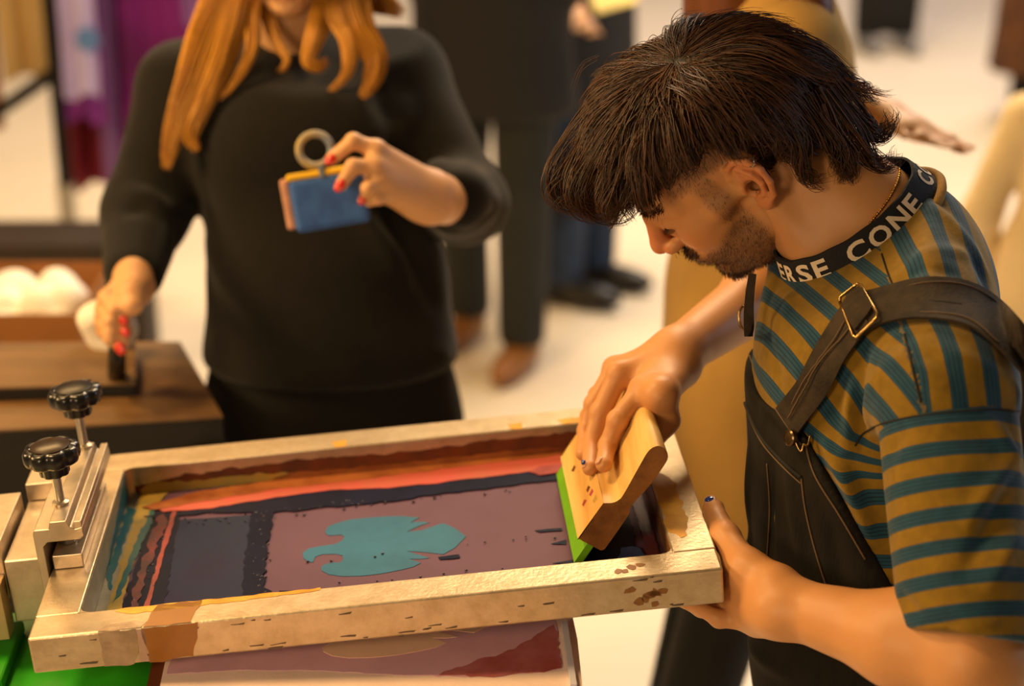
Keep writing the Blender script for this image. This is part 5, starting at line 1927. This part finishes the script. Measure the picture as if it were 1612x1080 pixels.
# ================================================================== people further back
def figure(label, x, y, H, yaw, tops, legs, shoes, hairm, arms, hem=.50, feet=None, res=.013, skirt=False, fat=1.0, hair_long=0.0, lean=0.0, lower_hem=None, flare=.19, front_hair=False):
    """standing figure; yaw 0 looks towards the camera; arms = (elbow, wrist, sleeve end 0..1) in the body frame, metres at 1.75 m"""
    k = H / 1.75
    root = thing('person', label, 'person', (x, y, 0))
    c, s = math.cos(yaw), math.sin(yaw)
    Rb = np.array([[c, -s, 0], [s, c, 0], [0, 0, 1]]) @ np.array([[1, 0, 0], [0, -1, 0], [0, 0, 1]])
    def B(px, py, pz):                               # px to its left, py forward
        return np.array([x, y, 0]) + Rb @ (np.array([px, py + lean * max(0, pz - .9), pz]) * k)
    def B2(q):
        return q if isinstance(q, np.ndarray) else B(*q)
    feet = feet or [(.10, .02), (-.10, .0)]
    # body
    g = Grid(B(0, 0, 0) - np.array([.55, .55, .0]) * k, B(0, 0, 1.8) + np.array([.75, .55, .02]), res)
    g.ell(B(0, 0, 1.62), np.array([.078, .095, .115]) * k, Rb, k=.02)
    g.ell(B(0, .05, 1.56), np.array([.05, .05, .06]) * k, Rb, k=.03)
    g.cap(B(0, -.01, 1.40), B(0, 0, 1.56), .055 * k, .05 * k, k=.02)
    g.cap(B(0, .09, 1.60), B(0, .115, 1.575), .012 * k, .014 * k, k=.01)
    g.ell(B(0, 0, 1.2), np.array([.15, .09, .22]) * k, Rb, k=.05)
    for sx, (el, wr, sl) in zip((1, -1), arms):
        sh = B(sx * .19, 0, 1.40)
        e_, w_ = B2(el), B2(wr)
        g.chain([sh, e_, w_], [.045 * k, .042 * k, .030 * k], k=.02)
        d = unit(w_ - e_)
        g.ell(w_ + d * .05 * k, np.array([.040, .022, .055]) * k, np.stack([unit(np.cross(d, (.3, .2, .9))), unit(np.cross(d, np.cross(d, (.3, .2, .9)))), d], 1), k=.02)
        sd_ = unit(np.cross(d, (.1, .1, 1)))
        for fi in range(4):
            q = w_ + d * .09 * k + sd_ * (.022 * (fi - 1.5)) * k
            g.chain([q, q + d * (.075 - .006 * abs(fi - 1.5)) * k], [.0098 * k, .0085 * k], k=.006)
        q = w_ + d * .04 * k + sd_ * .035 * k
        g.chain([q, q + (d + sd_ * .5) * .05 * k], [.012 * k, .010 * k], k=.008)
    wbody('body', g, M_skin2, root)
    # top
    hm = hem if lower_hem is None else lower_hem
    g = Grid(B(0, 0, 0) - np.array([.55, .55, .0]) * k, B(0, 0, 1.6) + np.array([.55, .55, .02]), res)
    g.ell(B(0, 0, 1.24), np.array([.185 * fat, .125 * fat, .24]) * k, Rb, k=.06)
    g.ell(B(0, 0, .98), np.array([.18 * fat, .13 * fat, .22]) * k, Rb, k=.06)
    g.cap(B(.17, 0, 1.40), B(-.17, 0, 1.40), .068 * k, .068 * k, k=.05)
    g.cap(B(0, 0, 1.42), B(0, 0, 1.49), .075 * k, .065 * k, k=.03)
    if hm < .8:
        g.cap(B(0, 0, .95), B(0, 0, hm), .15 * k * fat, flare * k * fat, k=.05)
        for sx in (-.07, .07):
            g.cap(B(sx, 0, .95), B(sx * 1.1, 0, hm), .14 * k * fat, flare * .95 * k * fat, k=.05)
    for sx, (el, wr, sl) in zip((1, -1), arms):
        sh = B(sx * .19, 0, 1.40)
        e_, w_ = B2(el), B2(wr)
        g.chain([sh, e_], [.068 * k, .058 * k], k=.03)
        if sl > 0:
            g.chain([e_, e_ + (w_ - e_) * sl], [.058 * k, .046 * k], k=.02)
    g.plane(B(0, 0, hm), (0, 0, -1), .01)
    v, q = g.mesh()
    v = relax(v, q, 2, .5)
    n = vnormals(v, q)
    v = v + n * (wav(v, int(x * 100) % 97, 16) * .007)[:, None]
    obj('coat' if hm < .8 else 'jacket', np_mesh('top', v, q), tops, root)
    # legs
    g = Grid(B(0, 0, 0) - np.array([.5, .5, .0]) * k, B(0, 0, 1.1) + np.array([.5, .5, 0]) * k, res)
    g.ell(B(0, 0, .92), np.array([.17, .12, .14]) * k, Rb, k=.04)
    for sx, (fx, fy) in zip((1, -1), feet):
        g.chain([B(sx * .09, 0, .86), B(sx * .05 + fx * .5, fy * .5 + .02, .48), B(fx, fy, .09)], [.098 * k, .074 * k, .064 * k], k=.03)
    if skirt:
        g.cap(B(0, 0, .9), B(0, 0, .18), .10 * k, .10 * k, k=.05)
    g.plane((0, 0, .07 * k), (0, 0, -1), .004)
    wbody('trousers' if not skirt else 'skirt', g, legs, root, 2)
    for fx, fy in feet:
        g = Grid(B(fx, fy, 0) - .22, B(fx, fy, 0) + np.array([.22, .22, .18]), .010)
        g.ell(B(fx, fy + .06, .035), np.array([.045, .135, .042]) * k, Rb, k=.02)
        g.cap(B(fx, fy - .01, .05), B(fx, fy, .11), .045 * k, .048 * k, k=.03)
        g.plane((0, 0, .003), (0, 0, -1), .004)
        wbody('shoe', g, shoes, root)
    # hair
    g = Grid(B(0, 0, 1.2) - .35, B(0, 0, 1.8) + np.array([.35, .35, .05]), .010)
    g.ell(B(0, -.012, 1.645), np.array([.090, .105, .112]) * k, Rb, k=.02)
    if hair_long:
        g.cap(B(0, -.07, 1.6), B(0, -.09, 1.6 - hair_long), .085 * k, .06 * k, k=.03)
    g.ell(B(0, .105, 1.57), np.array([.075, .07, .10]) * k, Rb, k=.02, op='s')
    if front_hair:
        g.chain([B(-.08, .0, 1.62), B(-.125, .02, 1.45), B(-.17, .035, 1.22)], [.045 * k, .034 * k, .016 * k], k=.03)
    wbody('hair', g, hairm, root)
    return root

M_dkhair = mat('dark_hair', srgb(34, 22, 14), .5)
M_brhair = mat('chestnut_hair', srgb(110, 58, 20), .45, var=.3, vscale=40, stretch=(1, 1, .1))
M_navyj = mat('navy_jacket', srgb(20, 22, 30), .8, var=.2)
M_blackj = mat('black_jacket', srgb(18, 17, 19), .8, var=.2)
M_jean = mat('blue_jeans', srgb(38, 62, 96), .8, col2=srgb(24, 36, 58), vscale=10)
M_char = mat('charcoal_trousers', srgb(34, 36, 34), .85, var=.2)
M_beige = mat('camel_coat', srgb(178, 138, 68), .85, var=.12, vscale=6)
M_white = mat('cream_shirt', srgb(228, 206, 164), .85, var=.1, vscale=8)
M_brcoat = mat('brown_coat', srgb(92, 54, 22), .85, var=.5, vscale=14)
M_tan = mat('tan_leather', srgb(150, 96, 40), .4)
M_blk = mat('black_cloth', srgb(14, 12, 12), .9)

fA = at_h(812, 552, 0)
figure('person in long black coat and charcoal trousers with tan shoes behind the woman', fA[0] - .06, fA[1] + .02, 1.80, math.radians(-20), M_blackj, M_char, M_tan, M_dkhair,
       [((.29, -.08, 1.13), (.15, .03, .93), 1.0), ((-.29, -.06, 1.13), (-.15, .03, .93), 1.0)], lower_hem=.68, flare=.160, feet=[(.115, .10), (-.10, -.06)])
fB = at_h(892, 512, 0)
figure('person in long navy coat and blue jeans reaching for a yellowish sheet of paper', fB[0] + .02, fB[1] + .30, 1.80, math.radians(62), M_navyj, M_jean, M_shoe, M_dkhair,
       [((.26, -.02, 1.14), (.10, .26, 1.10), .92), (J(870, -34, 5.12), J(898, 8, 5.0), .9)], lower_hem=.58, flare=.16, feet=[(.08, .04), (-.10, .02)])
ps = thing('paper', 'yellowish sheet of paper lit from above in the hand of the person in navy', 'paper', J(965, 4, 4.94))  # added sheet whose yellow stands in for a bright phone light
MB().box(J(966, -2, 4.92), (.115, .004, .075), np.stack([unit((.95, .1, .25)), unit((.1, .5, -.85)), unit((-.25, .85, .5))], 1)).build('sheet', mat('yellow_paper', srgb(250, 226, 140), .7), ps, bevel=.001)
fC = J(1196, 640, 2.98)
figure('person in camel coat with chestnut hair behind the man, arm stretched out to the right', fC[0], fC[1], 1.68, math.radians(90), M_beige, M_blk, M_shoe, M_brhair,
       [((.20, .06, 1.14), (.17, .16, .92), 1.0), (J(1268, 128, 3.0), J(1398, 184, 2.88), .0)], lower_hem=.56, feet=[(.09, -.11), (-.09, -.13)], fat=1.04, flare=.155, hair_long=.34, front_hair=True, res=.012)
fD = at_h(1390, 78, 0)
figure('person in narrow black clothes and grey shoes standing far across the hall', fD[0], fD[1], 1.68, math.radians(10), M_blackj, M_blk, mat('grey_shoe', srgb(120, 118, 120), .6), M_dkhair,
       [((.25, .0, 1.12), (.22, .08, .9), 1.0), ((-.25, .0, 1.12), (-.22, .08, .9), 1.0)], hem=.80, skirt=True, res=.018)
fE = J(1676, 480, 4.05)
figure('child in cream shirt and black trousers at the right edge', fE[0], fE[1], 1.17, math.radians(170), M_white, M_blk, M_shoe, M_brhair,
       [((.29, .0, 1.08), (.27, .14, .82), .9), ((-.27, .0, 1.08), (-.24, .12, .84), .9)], hem=.70, hair_long=.10, res=.011)
fF = at_h(1640, 250, 0)
figure('person in brown coat beyond the child at the right edge', fF[0] + .16, fF[1] + .6, 1.72, math.radians(20), M_brcoat, M_blk, M_shoe, M_dkhair,
       [((.26, .0, 1.12), (.22, .1, .9), 1.0), ((-.26, .0, 1.12), (-.22, .1, .9), 1.0)], lower_hem=.22, res=.016)

# ================================================================== tables, box, bench, clothes rail on the left
def slab(o, name, corners, z0, z1, m, bevel=.003):
    return MB().extrude([(p[0], p[1], z0) for p in corners], [(p[0], p[1], z1) for p in corners]).build(name, m, o, bevel=bevel)
cB = [at_h(u, v, ZTB)[:2] for u, v in ((-260, 540), (284, 537), (352, 655), (-260, 692))]
tb = thing('side_table', 'dark stained table with a black edge behind the clamp', 'table', (np.mean([c[0] for c in cB]), np.mean([c[1] for c in cB]), 0))
slab(tb, 'tabletop', cB, ZTB - .005, ZTB, M_board, .002)
ci = [np.array(c) * 1 + (np.mean(cB, 0) - c) * .004 for c in cB]
slab(tb, 'edge', ci, ZTB - .045, ZTB - .0055, M_boardedge)
MB().extrude([(p[0], p[1] + .012, .10) for p in (ci[3], ci[2])] + [(p[0], p[1] + .022, .10) for p in (ci[2], ci[3])], [(p[0], p[1] + .012, ZTB - .0455) for p in (ci[3], ci[2])] + [(p[0], p[1] + .022, ZTB - .0455) for p in (ci[2], ci[3])]).build('front_panel', M_boardedge, tb)  # black sheet added to darken the space below the table
for c in cB:
    q = c + (np.mean(cB, 0) - c) * .08
    MB().boxlim((q[0] - .022, q[1] - .022, 0), (q[0] + .022, q[1] + .022, ZTB - .0455)).build('leg', M_boardedge, tb, bevel=.003)
ZSB = ZTB + .022
cS = [at_h(u, v, ZSB)[:2] for u, v in ((-240, 541), (214, 541), (214, 603), (-240, 618))]
sb = thing('pressing_board', 'small dark board lying on the stained table under the black handle', 'board', (np.mean([c[0] for c in cS]), np.mean([c[1] for c in cS]), ZTB))
slab(sb, 'board_face', cS, ZSB - .004, ZSB, M_board, .0015)
slab(sb, 'board_edge', [np.array(c) + (np.mean(cS, 0) - c) * .01 for c in cS], ZTB + .0005, ZSB - .0045, M_boardedge, .002)

yb = at_h(60, 495, .715)[1]
bxr, bxl = at_h(125, 495, .715)[0], at_h(-150, 495, .715)[0]
cbx = thing('cardboard_box', 'open brown cardboard box with white tissue standing behind the stained table', 'box', ((bxl + bxr) / 2, yb + .15, 0))
for nm, a, b in (('side_panel', (bxl, yb, 0), (bxr, yb + .005, .715)), ('side_panel', (bxl, yb + .30, 0), (bxr, yb + .305, .715)), ('end_panel', (bxl, yb + .0055, 0), (bxl + .005, yb + .2995, .715)), ('end_panel', (bxr - .005, yb + .0055, 0), (bxr, yb + .2995, .715)), ('base_panel', (bxl + .006, yb + .006, .001), (bxr - .006, yb + .299, .006))):
    MB().boxlim(a, b).build(nm, M_card, cbx, bevel=.001)
g = Grid((bxl + .02, yb - .03, .40), (bxr + .36, yb + .40, 1.0), .008)
for i in range(26):
    r_ = np.random.default_rng(100 + i)
    g.ell((r_.uniform(bxl + .12, bxr - .05), yb + r_.uniform(.10, .22), r_.uniform(.60, .685)), r_.uniform(.03, .055, 3), k=.008)
v_, q_ = g.mesh()
v_ = v_ + vnormals(v_, q_) * (wav(v_, 77, 60) * .010)[:, None]
tis = tag(obj('tissue_paper', np_mesh('tissue_paper', v_, q_), M_paper), 'crumpled white tissue paper heaped in the brown cardboard box', 'paper')
pb0 = at_h(182, 541, ZTB) + np.array([0, -.06, .052])
g = Grid(pb0 - np.array([.12, .14, .24]), pb0 + np.array([.14, .14, .16]), .007)
for i in range(12):
    r_ = np.random.default_rng(200 + i)
    g.ell(pb0 + r_.uniform(-1, 1, 3) * np.array([.022, .016, .024]), r_.uniform(.018, .030, 3), k=.012)
v_, q_ = g.mesh()
v_ = v_ + vnormals(v_, q_) * (wav(v_, 78, 70) * .005)[:, None]
v_[:, 2] += ZTB + .001 - v_[:, 2].min()
zmin = v_[:, 2].min()
pbag = tag(obj('plastic_bag', np_mesh('plastic_bag', v_, q_), M_paper), 'white crumpled plastic bag on the stained table behind the black handle', 'bag')
# low dark bench
ZB = .42
pA, pB_ = at_h(-120, 386, ZB), at_h(236, 386, ZB)
pC = at_h(236, 346, ZB)
bn_ = thing('bench', 'low dark brown bench in front of the hanging purple cloth', 'bench', ((pA[0] + pB_[0]) / 2, pA[1] + .12, 0))
M_bench = mat('dark_brown_bench', srgb(46, 31, 20), .7, var=.2, vscale=10)
MB().boxlim((pA[0], pA[1], ZB - .045), (pB_[0] + .0, pC[1], ZB)).build('top_plank', M_bench, bn_, bevel=.004)
MB().boxlim((pA[0] + .01, pA[1] + .012, ZB - .13), (pB_[0] - .01, pC[1] - .02, ZB - .046)).build('apron', mat('black_brown_apron', srgb(36, 26, 18), .7), bn_, bevel=.004)
for x_ in (pA[0] + .06, pB_[0] - .06):
    MB().boxlim((x_ - .03, pA[1] + .02, 0), (x_ + .03, pC[1] - .03, ZB - .1305)).build('leg', M_bench, bn_, bevel=.004)

# clothes rail
yr = 5.15
M_rail = mat('black_steel_tube', srgb(20, 18, 20), .35, metal=.4)
rx = at_y(95, 200, yr)[0]
rl = thing('clothes_rail', 'black steel clothes rail with base foot standing behind the bench', 'clothes rail', (rx, yr, 0))
MB().tube([(rx, yr, .03), (rx, yr, 1.72)], .021, 14).build('post', M_rail, rl, smooth='auto')
MB().tube([(rx, yr, .10), (rx, yr, .40)], .027, 14).build('sleeve_tube', M_zinc, rl, smooth='auto')
MB().tube([(rx - .9, yr, 1.70), (rx + 1.0, yr, 1.70)], .017, 12).build('rail', M_rail, rl, smooth='auto')
q1, q2 = at_y(-60, 215, yr), at_y(92, 110, yr)
MB().tube([q1, q2], .020, 12).build('brace', M_rail, rl, smooth='auto')
MB().boxlim((rx - .03, yr - .28, 0), (rx + .03, yr + .28, .035)).build('foot', M_rail, rl, bevel=.006)

def drape(name, label, u0, u1, v1, y, m, seed, cat='cloth', group=None, ztop=1.70, amp=.025):
    a, b = at_y(u0, v1, y), at_y(u1, v1, y)
    zb = a[2]
    nx, nz = 30, 16
    V = []
    r = np.random.default_rng(seed)
    p1, p2 = r.uniform(0, 6, 2)
    for s in (-.006, .006):
        for j in range(nz):
            t = j / (nz - 1)
            for i in range(nx):
                q = i / (nx - 1)
                x_ = a[0] + (b[0] - a[0]) * q
                wv = amp * (math.sin(q * 9 + p1) + .5 * math.sin(q * 19 + p2)) * (.35 + .65 * t)
                V.append((x_ + .01 * math.sin(t * 3 + p1), y + wv + s, ztop + (zb - ztop) * t + .012 * math.sin(q * 7 + p2) * t))
    F = []
    n1 = nx * nz
    for j in range(nz - 1):
        for i in range(nx - 1):
            k = j * nx + i
            F += [(k, k + 1, k + nx + 1, k + nx), (n1 + k, n1 + k + nx, n1 + k + nx + 1, n1 + k + 1)]
    rim = list(range(nx)) + [j * nx + nx - 1 for j in range(1, nz)] + [(nz - 1) * nx + i for i in range(nx - 2, -1, -1)] + [j * nx for j in range(nz - 2, 0, -1)]
    F += [(rim[i], n1 + rim[i], n1 + rim[(i + 1) % len(rim)], rim[(i + 1) % len(rim)]) for i in range(len(rim))]
    return tag(MB().add(V, F).build(name, m, smooth='auto', angle=60), label, cat, group)
M_purple = mat('deep_purple_cloth', srgb(134, 30, 138), .8, col2=srgb(104, 20, 100), vscale=5)
drape('hanging_shirt', 'deep purple shirt hanging widest on the clothes rail', 180, 345, 296, 5.28, M_purple, 1, 'shirt')
drape('hanging_shirt', 'maroon shirt hanging lowest beside the black post', 100, 172, 292, 5.30, mat('maroon_cloth', srgb(130, 20, 44), .8, var=.15, vscale=5), 2, 'shirt')
drape('hanging_shirt', 'greyish violet cloth strip hanging beside the maroon shirt', 166, 194, 296, 5.24, mat('violet_grey_cloth', srgb(140, 100, 170), .8), 3, 'shirt', amp=.012)
lv = drape('hanging_shirt', 'pale lavender shirt with a small blue mark hanging by the black post', 99, 152, 152, 5.06, mat('lavender_cloth', srgb(206, 194, 252), .8, var=.08, vscale=6), 4, 'shirt', amp=.012)
drape('hanging_shirt', 'bright violet shirt hanging between lavender and maroon shirts', 98, 164, 190, 5.18, mat('bright_violet_cloth', srgb(140, 52, 160), .8, var=.1), 5, 'shirt', amp=.015)
drape('hanging_shirt', 'lilac shirt hanging highest at the right of the purple shirt', 290, 350, 40, 5.16, mat('lilac_cloth', srgb(150, 104, 190), .8, var=.1), 6, 'shirt', amp=.012)
drape('hanging_shirt', 'cream shirt hanging left of the black post', 8, 88, 124, 5.22, mat('cream_cloth', srgb(214, 184, 128), .8, var=.1, vscale=5), 7, 'shirt', amp=.02)
drape('hanging_shirt', 'mustard brown cloth hanging leftmost on the clothes rail', -60, 16, 200, 5.24, mat('mustard_cloth', srgb(164, 98, 28), .8, var=.15), 8, 'shirt', amp=.02)
mk = at_y(138, 62, 5.035)
MB().lathe(mk, (0, -1, 0), [(.034, 0), (.034, .003), (.02, .004)], 20).build('printed_mark', mat('sky_blue_print', srgb(96, 140, 214), .8), lv)
